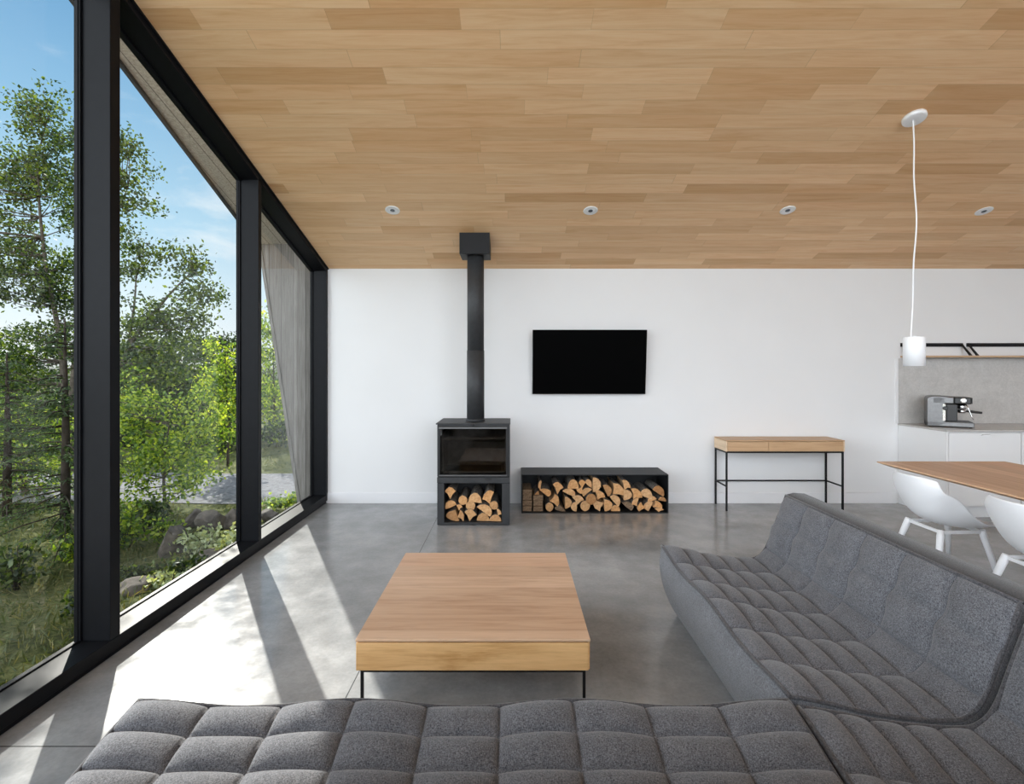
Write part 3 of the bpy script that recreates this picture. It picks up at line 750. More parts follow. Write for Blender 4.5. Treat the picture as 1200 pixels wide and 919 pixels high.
# corner module
t = thing('sofa_corner_module', 'grey tufted corner sofa module joining the two long modules at lower right', 'sofa', (FX+.45, FYN-.47, 0), GRP)
GX, GY = FX+.004, FYN-.012
seamx = ROWS; seamy = [arc_of_d(d) for d in (0,.21,.40,.552,.634)] + [ARC[-1]]
sxv, fxv, ixv = cells(seamx, [10,10,10,10,10,9,26]); syv, fyv, iyv = cells(seamy, [16,14,12,9,26])
P0 = PROF[0][1]; SC = arc_of_d(.545); HC = prof_at(SC)[1]
base = np.zeros((len(sxv), len(syv), 3)); bul = np.zeros((len(sxv), len(syv)))
def corner_h(a, b):
    sa = prof_at(min(a, SC))[1]; sb = prof_at(min(b, SC))[1]
    h = sa+sb-P0
    if h < .335: h = .335 - .25*(.335-h)
    ra = max(0, prof_at(a)[1]-HC) if a > SC else 0; rb = max(0, prof_at(b)[1]-HC) if b > SC else 0
    return h + max(ra, rb)
for i, a in enumerate(sxv):
    for j, b in enumerate(syv):
        base[i,j] = (GX+prof_at(a)[0], GY-prof_at(b)[0], min(corner_h(a, b), .735))
        k = .034 if ixv[i] < 5 and iyv[j] < 3 else .024
        bul[i,j] = k*pillow(fxv[i], .5)*pillow(fyv[j], .45)
g = offset_grid(base, bul, (-.3,.3,1))
MB().grid(g).build('tufted_cushion', M['fabric'], t, recalc=False)
O = outline()
for fn in (lambda d, h: (GX, GY-d, h), lambda d, h: (GX+d, GY, h)):
    m = MB(); n = m.add([fn(d, h) for d, h in O]); m.face(range(n, n+len(O))); m.build('side_panel', M['fabric_lit'], t)
    MB().tube([fn(d, h+.003) for d, h in PROF[::4]], .0085, 8).build('piping', M['piping'], t)
e0, e1 = .755, .905
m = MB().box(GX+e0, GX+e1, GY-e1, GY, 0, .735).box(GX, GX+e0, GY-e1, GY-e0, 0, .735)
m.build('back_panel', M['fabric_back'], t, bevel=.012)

# ================================================================== DINING TABLE AND CHAIRS
TX0, TX1, TY0, TY1, TH = 3.035, 4.10, 1.95, 4.12, .742
t = thing('dining_table', 'long oak dining table with thin chamfered edge beside the white chairs', 'dining table', ((TX0+TX1)/2,(TY0+TY1)/2,0))
def rect(i, z): return [(TX0+i,TY0+i,z),(TX1-i,TY0+i,z),(TX1-i,TY1-i,z),(TX0+i,TY1-i,z)]
m = MB(); rs = [m.add(rect(.004,TH)), m.add(rect(0,TH-.004)), m.add(rect(.002,TH-.010)), m.add(rect(.07,TH-.036))]
for a, b in zip(rs, rs[1:]):
    for k in range(4): m.face((a+k, a+(k+1)%4, b+(k+1)%4, b+k))
m.face([rs[0]+k for k in range(4)]); m.face([rs[-1]+k for k in range(4)][::-1])
m.build('table_top', M['oak_dining'], t)
for y in (2.25, 2.85):
    MB().hexa([(3.42,y-.05,0),(3.78,y-.05,0),(3.78,y+.05,0),(3.42,y+.05,0),(3.46,y-.05,TH-.036),(3.74,y-.05,TH-.036),(3.74,y+.05,TH-.036),(3.46,y+.05,TH-.036)]).build('leg', M['oak_dining'], t, bevel=.004)
MB().box(3.57,3.63,2.30,2.80,.30,.38).build('stretcher', M['oak_dining'], t, bevel=.003)

def make_chair(label):
    t = thing('dining_chair', label, 'chair', (0,0,0), 'white dining chairs along the table')
    S = catmull([(-.302,.728),(-.285,.63),(-.255,.53),(-.20,.435),(-.10,.378),(.03,.357),(.14,.368),(.205,.392),(.222,.388)], 6)
    n = len(S); Wd = np.interp(np.linspace(0,1,n), [0,.08,.3,.5,.7,.9,1], [.185,.212,.245,.262,.25,.225,.19])
    rows = []
    for i in range(n):
        q = i/(n-1); row = []
        back = max(0, 1-q/.5)
        for k in range(25):
            v = -1+2*k/24; a = abs(v)
            side = a**2.3
            arm = math.exp(-((q-.40)/.20)**2)
            x = S[i][0] + side*(.085*back+.05*arm); z = S[i][1] + side*(.045*(1-back) + .135*arm)
            if q < .12: z -= (a**4)*.024*(1-q/.12)
            if q > .9: x -= (a**4)*.03*(q-.9)/.1
            y = v*Wd[i]*(1-.03*side*arm)
            row.append((x, y, z))
        rows.append(row)
    o = MB().grid(rows).build('shell', M['white_plastic'], t, local=True)
    so = o.modifiers.new('thick', 'SOLIDIFY'); so.thickness = .012; so.offset = 1
    sb = o.modifiers.new('smooth', 'SUBSURF'); sb.levels = 1; sb.render_levels = 1
    tops = [(-.16,-.145),(.14,-.14),(.14,.14),(-.16,.145)]; feet = [(-.25,-.215),(.205,-.205),(.205,.205),(-.25,.215)]
    for (a, b), (c, d) in zip(tops, feet):
        MB().tube([(a,b,.352),(a+(c-a)*.1,b+(d-b)*.1,.31),(c,d,0)], [.019,.0225,.0135], 16).build('leg', M['white_plastic'], t, local=True)
    f = MB()
    for k in range(4): f.bar((*tops[k],.335),(*tops[(k+1)%4],.335),.018,.022)
    f.build('seat_frame', M['white_plastic'], t, local=True, bevel=.003)
    return t
ch = make_chair('white shell dining chair at the far left corner of the oak dining table')
ch.location = (3.24, 3.70, 0)
for (x, y, rz, lab) in ((3.24, 2.94, 0, 'white shell dining chair nearest the sofa back, cut by the photo edge'),):
    c = copy_tree(ch); c.location = (x, y, 0); c.rotation_euler = (0,0,rz); c['label'] = lab

# ================================================================== KITCHEN
KX0, KX1, KF, KH = 4.36, 7.9, 4.966, .90
def cab(x0, x1, label, end=False):
    t = thing('base_cabinet', label, 'cabinet', ((x0+x1)/2, (KF+WALLY)/2, 0), 'white kitchen base cabinets')
    MB().box(x0,x1,KF+.022,WALLY-.001,.13,KH-.022).build('body', M['white_cab'], t)
    MB().box(x0+.0 if not end else x0+.02,x1,KF+.09,KF+.105,0,.13).build('toe_kick', M['white_cab'], t)
    d = MB().box(x0+.003,x1-.003,KF,KF+.02,.135,KH-.03).build('door', M['white_cab'], t, bevel=.002)
    xm = (x0+x1)/2
    MB().box(xm-.04,xm+.04,KF-.014,KF,KH-.050,KH-.043).box(xm-.04,xm+.04,KF-.014,KF-.011,KH-.060,KH-.043).build('handle', M['white_metal'], d, bevel=.002)
    return t
tag(MB().box(KX0,KX0+.020,KF,WALLY-.001,0,KH-.020).build('end_panel', M['white_cab'], origin='base', bevel=.002), 'white end panel closing the left side of the kitchen cabinets', 'panel')
cab(KX0+.022, 5.110, 'white kitchen base cabinet with small pull handle below the coffee machine')
cab(5.114, 5.84, 'white kitchen base cabinet at the right edge, second from the end panel')
tag(MB().box(KX0-.006,5.86,KF-.006,WALLY-.001,KH-.019,KH).build('worktop', M['counter'], origin='base', bevel=.002), 'thin grey stone kitchen worktop', 'worktop')
w = MB().box(4.350,5.86,WALLY-.014,WALLY-.0005,KH+.001,1.635)
w = tag(w.build('backsplash', M['splash'], origin='base'), 'grey stone backsplash panel behind the coffee machine', 'backsplash')
MB().box(4.328,4.349,WALLY-.018,WALLY-.0005,KH+.001,1.640).build('edge_strip', M['white_cab'], w)
t = thing('wall_shelf', 'narrow oak wall shelf on black angled steel brackets above the backsplash', 'shelf', (5.2,5.52,1.64))
MB().box(4.385,5.86,5.462,WALLY-.0005,1.642,1.662).build('shelf_board', M['oak_shelf'], t, bevel=.001)
for x0 in (4.385, 5.130):
    x1 = x0+.70; b = MB()
    b.box(x0,x1,WALLY-.012,WALLY-.0005,1.765,1.806)
    for x in (x0, x1-.030): b.hexa([(x,5.464,1.663),(x+.03,5.464,1.663),(x+.03,5.476,1.663),(x,5.476,1.663),(x,WALLY-.012,1.790),(x+.03,WALLY-.012,1.790),(x+.03,WALLY-.002,1.806),(x,WALLY-.002,1.806)])
    b.build('bracket', M['black'], t)

# ---- coffee machine (front = local +x)
t = thing('coffee_machine', 'brushed steel espresso machine standing on the grey kitchen worktop', 'coffee machine', (4.675, 5.30, KH), rz=math.radians(-34))
hw = .135
m = MB()     # side profile extruded over the width
def ring(P, y): return [(x, y, z) for x, z in P]
side = [(-.19,.012),(-.10,.012),(-.05,.03),(-.045,.07),(-.045,.285),(-.02,.318),(-.05,.325),(-.155,.325),(-.18,.312),(-.19,.285)]
m.prism(ring(side,-hw), ring(side,hw)); m.build('body', M['steel'], t, local=True, bevel=.006)
MB().box(-.15,.03,-hw,hw,.245,.322).build('head_housing', M['steel'], t, local=True, bevel=.012)
part(MB().box(.031,.165,-hw+.004,hw-.004,.248,.318).build('control_head', M['blackplastic'], t, local=True, bevel=.010), 'black front of the head')
part(MB().box(-.034,.055,-hw+.012,hw-.012,.064,.243).build('boiler_block', M['blackplastic'], t, local=True, bevel=.006), 'black block behind the brewing heads')
part(MB().box(-.066,-.040,-hw-.003,-hw+.02,.065,.245).build('side_highlight', M['chrome'], t, local=True, bevel=.003), 'side edge highlight built as a chrome strip')  # highlight along the body's side edge, modelled as a chrome bar
part(MB().lathe((.10,-hw+.004,.285), [(.026,0),(.026,.008),(.020,.010)], 24, 0, Matrix.Rotation(PI/2,4,'X')).build('side_dial', M['chrome'], t, local=True), 'round chrome dial')
part(MB().box(.1655,.171,-hw+.01,hw-.01,.252,.315).build('control_panel', M['blackplastic'], t, local=True, bevel=.002), 'black glossy control panel')
part(MB().box(-.045,-.035,-hw+.012,hw-.012,.07,.244).build('splash_plate', M['blackplastic'], t, local=True), 'black plate behind the brewing area')
tr = MB().box(-.19,.185,-hw,hw,.008,.058).build('drip_tray', M['steel'], t, local=True, bevel=.006)
gm = MB()
for k in range(9): gm.box(-.02,.175,-.11+.0265*k,-.10+.0265*k,.058,.062)
gm.build('grate', M['blackplastic'], tr, local=True)
for x in (-.17,.16):
    for y in (-.11,.11): MB().lathe((x,y,0), [(.014,0),(.014,.010)], 12).build('foot', M['blackplastic'], t, local=True)
Rx = Matrix.Rotation(PI/2, 4, 'Y')
part(MB().lathe((.171,-.0,.285), [(.028,0),(.028,.006),(.024,.008)], 24, 0, Rx).build('pressure_gauge', M['white_plastic'], t, local=True), 'round white pressure gauge')
for y in (-.09,-.06,.06,.09): MB().lathe((.171,y,.285), [(.010,0),(.010,.005)], 16, 0, Rx).build('button', M['chrome'], t, local=True)
part(MB().lathe((.10,-.04,.19), [(.03,0),(.036,.01),(.036,.03),(.03,.056)], 24).build('group_head', M['chrome'], t, local=True), 'chrome brewing head')
pf = MB().lathe((.10,-.04,.150), [(.026,0),(.034,.006),(.034,.038)], 24).build('portafilter', M['chrome'], t, local=True)
part(MB().tube([(.13,-.04,.172),(.17,-.05,.168),(.255,-.06,.160)], [.009,.014,.012], 12).build('handle', M['blackplastic'], pf, local=True), 'black portafilter handle')
part(MB().lathe((.09,.06,.20), [(.024,0),(.03,.02),(.03,.046)], 20).build('grinder_chute', M['blackplastic'], t, local=True), 'black grinder outlet')
MB().tube([(.12,-.115,.246),(.14,-.12,.20),(.165,-.125,.12),(.18,-.128,.09)], .005, 8).build('steam_wand', M['chrome'], t, local=True)
part(MB().lathe((-.045,-hw,.20), [(.022,0),(.022,.012),(.018,.018)], 20, 0, Matrix.Rotation(PI/2,4,'X')).build('steam_knob', M['blackplastic'], t, local=True), 'black steam knob')
# ================================================================== OUTSIDE
GZ = -.30
def gh(x, y):
    return GZ + .05*math.sin(x*1.7+y*.9) + .03*math.sin(x*3.1-y*2.3+1) + .02*math.sin(x*6.1+y*5.3)
def W(px, py, y): return Vector(((px-VX)*y/F, y, EYE-(py-VY)*y/F))
rows = []
xs = np.concatenate([np.linspace(-60,-14,20)[:-1], np.linspace(-14,-2.3,60)]); ys = np.concatenate([np.linspace(-8,14,80)[:-1], np.linspace(14,70,24)])
for x in xs: rows.append([(x, y, gh(x, y) if (y < 6.4 or y > 9.4) else GZ-.03) for y in ys])
struct(MB().grid(rows).build('ground', M['ground']), 'rough grassy ground outside the glass wall')
rd = []
for x in np.linspace(-40,-2.0,60):
    c = 7.75 + .0*x; rd.append([(x, c-.95+.06*math.sin(x*2), GZ-.02), (x, c, GZ+.01), (x, c+1.0+.06*math.sin(x*1.7), GZ-.02)])
struct(MB().grid(rd).build('road', M['gravel']), 'grey gravel drive beyond the rocks')
struct(MB().box(-2.3, 60, WALLY+.3, 70, GZ-.3, GZ-.02).box(-60,60,-60,-8,GZ-.3,GZ-.05).box(-2.3,60,-8.0,WALLY+.3,GZ-.3,GZ-.02).build('ground_yard', M['ground']), 'ground around the house')

def mesh_leaves(name, C, size, mat, parent, seed, aspect=.62, droop=0):
    r = np.random.default_rng(seed); n = len(C)
    a = r.normal(size=(n,3)); a[:,2] -= droop; a /= np.linalg.norm(a, axis=1, keepdims=True)
    b = r.normal(size=(n,3)); b -= a*np.sum(a*b, axis=1, keepdims=True); b /= np.linalg.norm(b, axis=1, keepdims=True)
    s = size*r.uniform(.75,1.35,(n,1))
    V = np.empty((n,4,3)); V[:,0] = C-a*s*.5; V[:,1] = C+b*s*aspect*.5; V[:,2] = C+a*s*.5; V[:,3] = C-b*s*aspect*.5
    off = np.zeros(3)
    p = parent
    while p is not None: off += np.array(p.location); p = p.parent
    V = (V-off).reshape(-1,3)
    me = bpy.data.meshes.new(name); me.vertices.add(4*n); me.vertices.foreach_set('co', V.ravel())
    me.loops.add(4*n); me.loops.foreach_set('vertex_index', np.arange(4*n, dtype=np.int32))
    me.polygons.add(n); me.polygons.foreach_set('loop_start', np.arange(0,4*n,4, dtype=np.int32)); me.polygons.foreach_set('loop_total', np.full(n,4,dtype=np.int32))
    me.materials.append(mat); me.update(calc_edges=True); me.validate()
    o = bpy.data.objects.new(name, me); COL.objects.link(o)
    if parent is not None: o.parent = parent
    return o
SEED = [10]
def tree(label, trunks, lobes, leaf, bark, size, group='trees outside the glass wall', name='birch_tree', cat='tree', per=78, sig=.15, dens=1.0, rmin=.006):
    """trunks: lists of (px, py, depth, radius); lobes: (px, py, rx, ry, depth)"""
    SEED[0] += 1; r = np.random.default_rng(SEED[0])
    tp = [[(W(px,py,d), rad) for px,py,d,rad in tk] for tk in trunks]
    b0 = tp[0][0][0]; root = Vector((b0.x, b0.y, gh(b0.x, b0.y)))
    tp[0][0] = (Vector((b0.x, b0.y, root.z-.05)), tp[0][0][1])
    t = thing(name, label, cat, root, group)
    wood_ = MB(); nodes = []
    for tk in tp:
        P = catmull([tuple(p) for p, _ in tk], 5); R = .72*np.interp(np.linspace(0,1,len(P)), np.linspace(0,1,len(tk)), [q for _, q in tk])
        wood_.tube([tuple(p) for p in P], list(R), 7); nodes += [(np.array(p), q) for p, q in zip(P, R)]
    C = []
    for px, py, rx, ry, d in lobes:
        c = np.array(W(px,py,d)); k = d/F; rad = np.array([rx*k, (rx+ry)/2*k*.9, ry*k])
        n = max(3, int(1.35*dens*rad[0]*rad[2]*PI/(sig*sig*3.2)))
        for _ in range(n):
            while True:
                q = r.uniform(-1,1,3)
                if q @ q <= 1: break
            cc = c+q*rad
            if cc[2] < GZ+.05: continue
            m = int(per*r.uniform(.6,1.3))
            C.append(cc + r.normal(size=(m,3))*np.array([sig,sig,sig*.7]))
            if r.random() < .55:
                best = min(nodes, key=lambda nd: np.linalg.norm(nd[0]-cc)+ .8*max(0, nd[0][2]-cc[2]+.15))
                if np.linalg.norm(best[0]-cc) > .1:
                    mid = (best[0]+cc)/2+np.array([0,0,-.04])+r.normal(size=3)*.04
                    wood_.tube([tuple(best[0]), tuple(mid), tuple(cc)], [max(rmin*1.2, best[1]*.45), rmin*1.3, rmin*.5], 5)
    wood_.build('trunk', bark, t)
    mesh_leaves('foliage', np.vstack(C), size, leaf, t, SEED[0]+500)
    return t
LBm, LDm, LBr, LP = M['leaf_birch'], M['leaf_dark'], M['leaf_bright'], M['leaf_pale']
BB, BD = M['bark_birch'], M['bark_dark']
tree('tall birch tree reaching highest, seen on both sides of the near window post', 
     [[(84,640,9,.085),(80,520,9,.075),(70,400,9,.06),(52,300,9.1,.04),(45,190,9.2,.02),(62,120,9.2,.008)],
      [(80,500,9,.05),(92,380,9,.04),(118,290,9,.028),(150,220,8.9,.012)]],
     [(60,138,40,34,9.1),(22,215,34,50,9.2),(72,210,40,48,9),(140,185,30,42,8.9),(158,235,22,24,8.9),(28,320,44,45,9.1),(85,330,36,45,9.2),(70,410,45,35,9),(-30,260,50,80,9.3),(12,430,44,44,9),(118,280,28,50,9)],
     LBm, BB, .062, sig=.13)
tree('leaning birch tree left of centre in the middle window bay, crown against the sky',
     [[(110,640,8,.07),(122,500,8,.06),(150,410,8,.05),(190,355,8,.03),(225,318,8,.01)],
      [(150,410,8,.035),(158,350,8,.02),(160,300,8,.008)]],
     [(163,308,26,22,8),(212,300,22,14,8),(232,328,20,24,8),(212,362,36,26,8.1),(168,372,32,28,8),(185,420,48,28,8.1),(245,345,9,14,8),(150,440,30,40,8)],
     LBm, BB, .058, sig=.12)
tree('bright leafy sapling filling the lower middle window bay in front of the drive',
     [[(195,640,6.6,.03),(192,560,6.6,.024),(200,480,6.6,.012)],[(192,560,6.6,.02),(235,500,6.6,.008)]],
     [(178,505,44,46,6.6),(232,498,36,40,6.7),(160,570,26,36,6.4),(205,552,44,28,6.5),(150,480,24,40,6.8)],
     LBr, BB, .050, sig=.11, dens=1.1)
tree('slim young tree with straight trunk beside the middle window post',
     [[(267,585,9.4,.035),(267,500,9.4,.028),(264,430,9.4,.015),(262,390,9.4,.006)]],
     [(262,425,17,40,9.4),(252,470,20,26,9.4),(272,470,12,24,9.5)],
     LBr, BD, .060, sig=.12, dens=.9)
tree('dark evergreen bush on the skyline beside the middle window post',
     [[(262,590,14,.08),(262,480,14,.06),(268,400,14,.02)]],
     [(268,410,15,16,14),(240,430,34,36,14.3),(262,470,30,40,14),(285,440,20,44,14)],
     LDm, BD, .085, name='evergreen_tree', sig=.17, dens=1.2)
tree('dark leafy tree behind the leaning birch',
     [[(190,600,12,.08),(195,480,12,.05),(205,400,12,.02)]],
     [(200,410,40,30,12),(165,440,40,50,12),(220,470,50,50,12.2),(130,470,40,60,12)],
     LDm, BD, .085, sig=.17, dens=1.0)
tree('pale green tree seen through the far window bay beside the wing wall',
     [[(322,590,12.5,.06),(322,500,12.5,.045),(320,400,12.5,.015)]],
     [(318,430,15,58,12.5),(334,490,22,40,12.4),(322,530,22,28,12.3),(308,380,10,30,12.6)],
     LBr, BD, .075, sig=.16, dens=1.0)
tree('light birch foliage low in the near window bay behind the spruce',
     [[(30,660,7.2,.05),(28,560,7.2,.04),(20,470,7.2,.015)]],
     [(12,500,44,40,7.2),(62,520,36,46,7.3),(20,580,50,44,7.1),(70,600,30,36,7.0),(-25,540,40,60,7.2)],
     LBr, BB, .052, sig=.12, dens=.8)
for i, (px, d, top, w, lab) in enumerate([
    (20,17,400,70,'dark background tree at the left edge beyond the tall birch'),
    (105,20,395,60,'background tree hidden mostly by the near window post'),
    (160,18,420,48,'background tree beyond the drive at the left of the middle bay'),
    (225,22,415,44,'background tree beyond the drive in the centre of the middle bay'),
    (285,24,420,40,'background tree beyond the drive behind the middle window post'),
    (335,20,400,36,'hazy background tree in the far window bay'),
    (-60,16,390,70,'background tree left of the photo edge')]):
    gy = VY+580*1.8/d
    tree(lab, [[(px,gy,d,.12),(px,470,d,.08),(px+3,top+15,d,.03)]],
         [(px,top+35,w*.6,32,d),(px-w*.4,480,w*.7,40,d),(px+w*.4,475,w*.7,40,d+.5),(px,505,w,26,d-.4)],
         LDm if i % 2 == 0 else LBm, BD, .12, name='background_tree', group='background trees beyond the drive', sig=.26, dens=1.15, per=42)

for i, (px, w, top, d, lab) in enumerate([(325,34,535,11.2,'dark low bush beyond the drive in the far window bay'),(252,30,530,11.0,'dark low bush beyond the drive beside the middle window post'),
        (190,40,525,11.4,'dark low bush beyond the drive behind the bright sapling'),(110,50,520,11.3,'dark low bush beyond the drive behind the near window post'),(40,44,520,11.2,'dark low bush beyond the drive behind the spruce')]):
    gy = VY+580*1.8/d
    tree(lab, [[(px,gy,d,.04),(px+2,(gy+top)/2,d,.03),(px-3,top,d,.01)]], [(px,(gy+top)/2+4,w,(gy-top)/2,d),(px-w*.5,gy-12,w*.6,14,d),(px+w*.5,gy-14,w*.6,16,d)], LDm, BD, .08, name='bush', cat='bush', group='bushes beyond the drive', sig=.16, dens=1.2)
# spruce close to the near bay
def spruce(label, px, d, top_h, rad, seed):
    base = W(px, VY, d); base.z = gh(base.x, base.y); r = np.random.default_rng(seed)
    t = thing('spruce_tree', label, 'tree', base, 'trees outside the glass wall')
    H = top_h-base.z; m = MB(); m.tube([base-Vector((0,0,.05)), base+Vector((.01,0,H*.5)), base+Vector((0,0,H))], [.045,.032,.006], 8)
    C = []
    for k in range(75):
        u = r.uniform(.06,.98); z = base.z+H*u; a = r.uniform(0,2*PI); L = rad*(1-u*.75)*r.uniform(.7,1.1)
        tip = np.array([base.x+math.cos(a)*L, base.y+math.sin(a)*L, z-.12*L-.02]); b = np.array([base.x, base.y, z])
        m.tube([tuple(b), tuple((b+tip)/2+np.array([0,0,.03])), tuple(tip)], [.008,.006,.002], 5)
        nn = int(150*L/rad)
        q = r.uniform(.15,1,nn)[:,None]; p = b+(tip-b)*q+np.array([0,0,.03])*np.sin(q*PI)
        side = np.array([-math.sin(a), math.cos(a), 0]); wdt = (1-.6*q[:,0])*.22*L
        C.append(p + side*(r.uniform(-1,1,nn)*wdt)[:,None] + r.normal(size=(nn,3))*.012 - np.array([0,0,.02]))
    m.build('trunk', M['bark_dark'], t)
    mesh_leaves('foliage', np.vstack(C), .045, M['needles'], t, seed+3, aspect=.22)
spruce('slender spruce with thin drooping branches close to the near glass pane', 76, 4.75, 2.0, .75, 71)
spruce('smaller spruce at the left photo edge behind the near glass pane', 8, 5.6, 1.7, .8, 72)

# rocks
def rock(label, px, py_base, w_px, h_px, seed, flat=1.0, rz=0):
    y = 580*(EYE-GZ)/(py_base-VY); y = min(y, 6.5); x = (px-VX)*y/F; w = w_px*y/F/2; h = h_px*y/F
    r = random.Random(seed); bm = bmesh.new(); bmesh.ops.create_icosphere(bm, subdivisions=3, radius=1)
    ph = [Vector((r.uniform(-1,1), r.uniform(-1,1), r.uniform(-1,1))).normalized() for _ in range(13)]; cut = [r.uniform(.5,.78) for _ in ph]
    for v in bm.verts:
        p = v.co.copy()
        for n_, c_ in zip(ph, cut):
            k = p.dot(n_)
            if k > c_: p -= n_*(k-c_)*.97
        p *= 1+.05*math.sin(p.x*7+seed)*math.sin(p.y*6+p.z*5)
        v.co = Vector((p.x*w*1.15, p.y*w*.9*flat, (p.z+.55)*h/1.35))
    me = bpy.data.meshes.new('rock'); bm.to_mesh(me); bm.free(); me.materials.append(M['rock'])
    o = bpy.data.objects.new('rock', me); COL.objects.link(o); o.location = (x, y, gh(x,y)); o.rotation_euler = (0,0,rz)
    tag(o, label, 'rock', 'boulders outside the glass wall')
for i, a in enumerate([
    ('rounded boulder against the middle window post, right of the row',275,617,26,24),
    ('broad boulder second from the middle window post',250,620,36,22),
    ('boulder third from the middle window post',228,617,24,18),
    ('dark boulder under the sapling, fourth from the middle window post',205,640,34,34),
    ('half-hidden pale boulder at the left end of the row',188,618,30,14),
    ('boulder seen through the far window bay at its left side',316,612,26,14),
    ('low boulder seen through the far window bay at its right side',342,606,22,10),
    ('flat slab of stone lying close to the sill in the middle bay',252,655,44,12),
    ('flat dark stone low in the middle bay beside the near window post',158,690,40,12)]):
    rock(*a, seed=i+3, rz=.4*i, flat=1.3 if 'flat' in a[0] else 1)

# shrubs and ferns on the ground
def shrub(label, px, py, w_px, h_px, mat, size, seed, n=420, name='shrub', cat='shrub'):
    y = 580*(EYE-GZ)/(py-VY); x = (px-VX)*y/F; k = y/F; r = np.random.default_rng(seed); g = gh(x,y)
    t = thing(name, label, cat, (x,y,g), 'undergrowth outside the glass wall')
    st = MB(); C = []
    for i in range(9):
        a = r.uniform(0,2*PI); L = w_px*k/2*r.uniform(.3,1); tip = np.array([x+math.cos(a)*L, y+math.sin(a)*L*.8, g+h_px*k*r.uniform(.5,1)])
        b = np.array([x+.1*math.cos(a)*L, y+.1*math.sin(a)*L, g-.02])
        st.tube([tuple(b), tuple((b+tip)/2+np.array([0,0,.05])), tuple(tip)], [.006,.004,.002], 5)
        q = r.uniform(.3,1.05,n//9)[:,None]
        C.append(b+(tip-b)*q+r.normal(size=(n//9,3))*np.array([.16,.16,.08])*w_px*k)
    st.build('stem', M['bark_dark'], t); C = np.vstack(C); C[:,2] = np.maximum(C[:,2], g+.01)
    mesh_leaves('foliage', C, size, mat, t, seed+1)
for i, (lab, px, py, w, h, mt, sz) in enumerate([
    ('pale leafy shrub in front of the boulders in the middle bay',240,640,50,26,'leaf_pale',.05),
    ('pale leafy shrub beside the middle window post',272,650,34,30,'leaf_pale',.05),
    ('yellow-green bush between the boulders and the sapling',196,632,40,26,'leaf_bright',.045),
    ('bright green bush low beside the near window post in the middle bay',150,640,46,52,'leaf_bright',.045),
    ('green bush at the foot of the sapling left of the boulders',172,620,40,46,'leaf_birch',.05),
    ('low pale plant close to the sill in the middle bay',196,682,40,14,'leaf_pale',.04),
    ('dark green tuft close to the sill left of the low pale plant',160,672,36,16,'leaf_birch',.04),
    ('low green clump between the flat slab and the boulders',222,668,46,18,'leaf_birch',.045),
    ('yellow-green verge plant in the far window bay',330,598,36,10,'leaf_bright',.05),
    ('pale plant at the foot of the far window bay',312,628,22,14,'leaf_pale',.04),
    ('green bush low in the near bay left of the spruce',20,690,60,50,'leaf_birch',.045),
    ('bright bush low in the near bay right of the spruce',92,660,40,46,'leaf_bright',.045),
    ('small green plant low in the near bay beside the post',88,720,30,26,'leaf_birch',.04)]):
    shrub(lab, px, py, w, h, M[mt], sz, 200+i*7, n=520 if w > 30 else 260)

r = np.random.default_rng(5)
gx = []; 
while len(gx) < 9000:
    y = r.uniform(2.0,6.7) if r.random() < .75 else r.uniform(9,14); x = -r.uniform(.40,1.15)*y
    if x > (-2.42 if y < 5.4 else -2.6) or (y > 5.4 and y < 6.0 and x > -3.05): continue
    gx.append((x, y, gh(x,y)+r.uniform(.0,.05)))
o = mesh_leaves('grass', np.array(gx), .085, M['grass'], None, 99, aspect=.10, droop=1.4)
tag(o, 'short dry grass on the ground outside the glass wall', 'grass', kind='stuff')

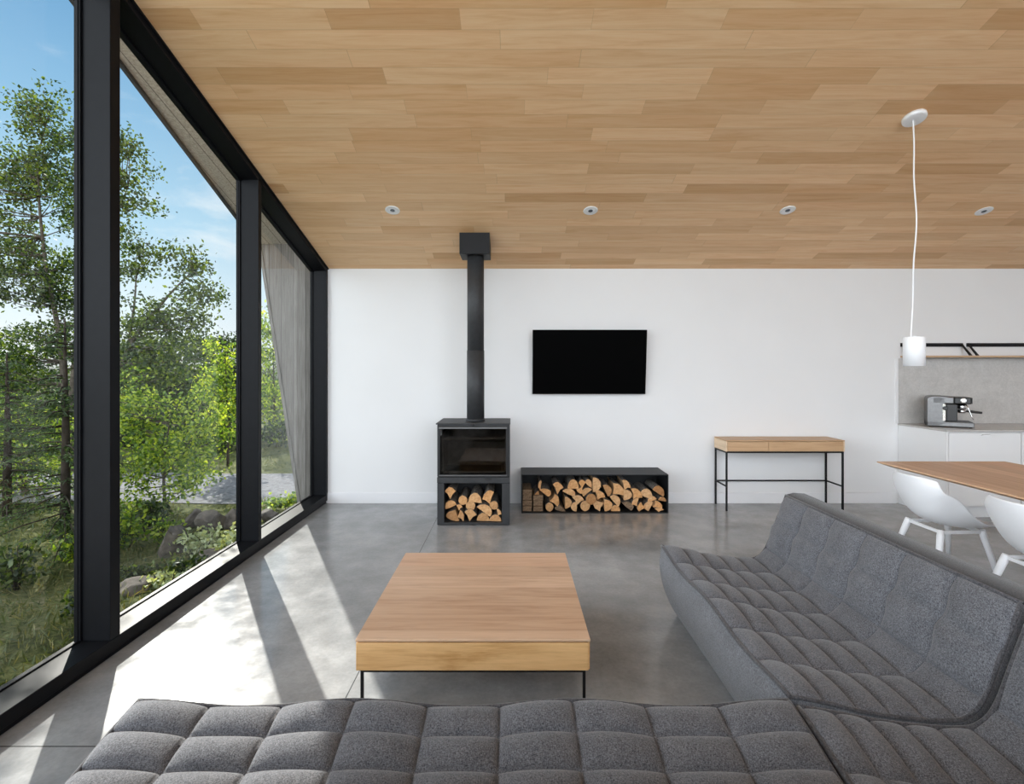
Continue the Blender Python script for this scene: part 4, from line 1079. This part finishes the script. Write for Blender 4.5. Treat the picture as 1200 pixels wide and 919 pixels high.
# ================================================================== LIGHT, SKY, CAMERA
SUN_EL = math.radians(33.3)
d = Vector((.555*math.cos(SUN_EL), -.832*math.cos(SUN_EL), -math.sin(SUN_EL)))
sl = bpy.data.lights.new('sun', 'SUN'); sl.energy = SUN_E; sl.angle = .009; sl.color = (1,.955,.88)
so = bpy.data.objects.new('sun', sl); COL.objects.link(so); so.rotation_euler = d.to_track_quat('-Z','Y').to_euler(); so.location = (-6, 9, 8)
wd = bpy.data.worlds.new('sky'); scn.world = wd; wd.use_nodes = True
t = NT.__new__(NT); t.t = wd.node_tree; t.t.nodes.clear()
tc = t.n('ShaderNodeTexCoord'); sp = t.n('ShaderNodeSeparateXYZ'); t.l(tc.outputs['Generated'], sp.inputs[0])
front = t.ramp(sp.outputs[2], [(0,(.30,.32,.28)),(.01,(.92,.95,.97)),(.12,(.72,.86,.95)),(.24,(.46,.70,.88)),(.38,(.28,.52,.76)),(.55,(.14,.34,.60)),(.9,(.09,.22,.46))])
cl = t.noise(t.mapping(tc.outputs['Generated'], (1,1,2.6), (.3,.2,.1)), 3.2, 7, .6, .3)
cm = t.math('MULTIPLY', t.maprange(cl, .56, .70, 0, .75), t.maprange(sp.outputs[2], .05, .5, 1, .25))
front = t.mix(cm, front, (1.0,1.0,1.0))
hx = t.math('SQRT', t.math('ADD', t.math('MULTIPLY', sp.outputs[0], sp.outputs[0]), t.math('MULTIPLY', sp.outputs[1], sp.outputs[1])))
back = t.maprange(t.math('DIVIDE', sp.outputs[1], t.math('MAXIMUM', hx, .05)), .58, .25, 0, 1)
lowb = t.ramp(sp.outputs[2], [(0,(.68,.68,.68)),(.3,(.52,.52,.52)),(.55,(.29,.29,.29)),(.9,(.18,.18,.18))])
lowb = t.mix(1, lowb, (2.5*REAR[0],2.5*REAR[1],2.5*REAR[2]), 'MULTIPLY')
wcol = t.mix(back, front, lowb)
bg = t.n('ShaderNodeBackground'); t.l(wcol, bg.inputs[0]); bg.inputs[1].default_value = SKY_E
ow = t.n('ShaderNodeOutputWorld'); t.l(bg.outputs[0], ow.inputs[0])
cam = bpy.data.cameras.new('camera'); co = bpy.data.objects.new('camera', cam); COL.objects.link(co)
co.location = (0,0,EYE); co.rotation_euler = (PI/2,0,0); cam.sensor_width = 36; cam.sensor_fit = 'HORIZONTAL'
cam.lens = 36*F/1200; cam.shift_x = 0; cam.shift_y = -(459.5-VY)/1200; cam.clip_start = .02
scn.camera = co
vs = scn.view_settings; vs.view_transform = 'Standard'; vs.look = 'None'; vs.gamma = 1; vs.exposure = EXPO; vs.use_curve_mapping = False
cy = scn.cycles; cy.max_bounces = 10; cy.diffuse_bounces = 6; cy.glossy_bounces = 4; cy.transmission_bounces = 6; cy.transparent_max_bounces = 24
cy.use_denoising = True; cy.sample_clamp_indirect = 6; cy.caustics_reflective = False; cy.caustics_refractive = False
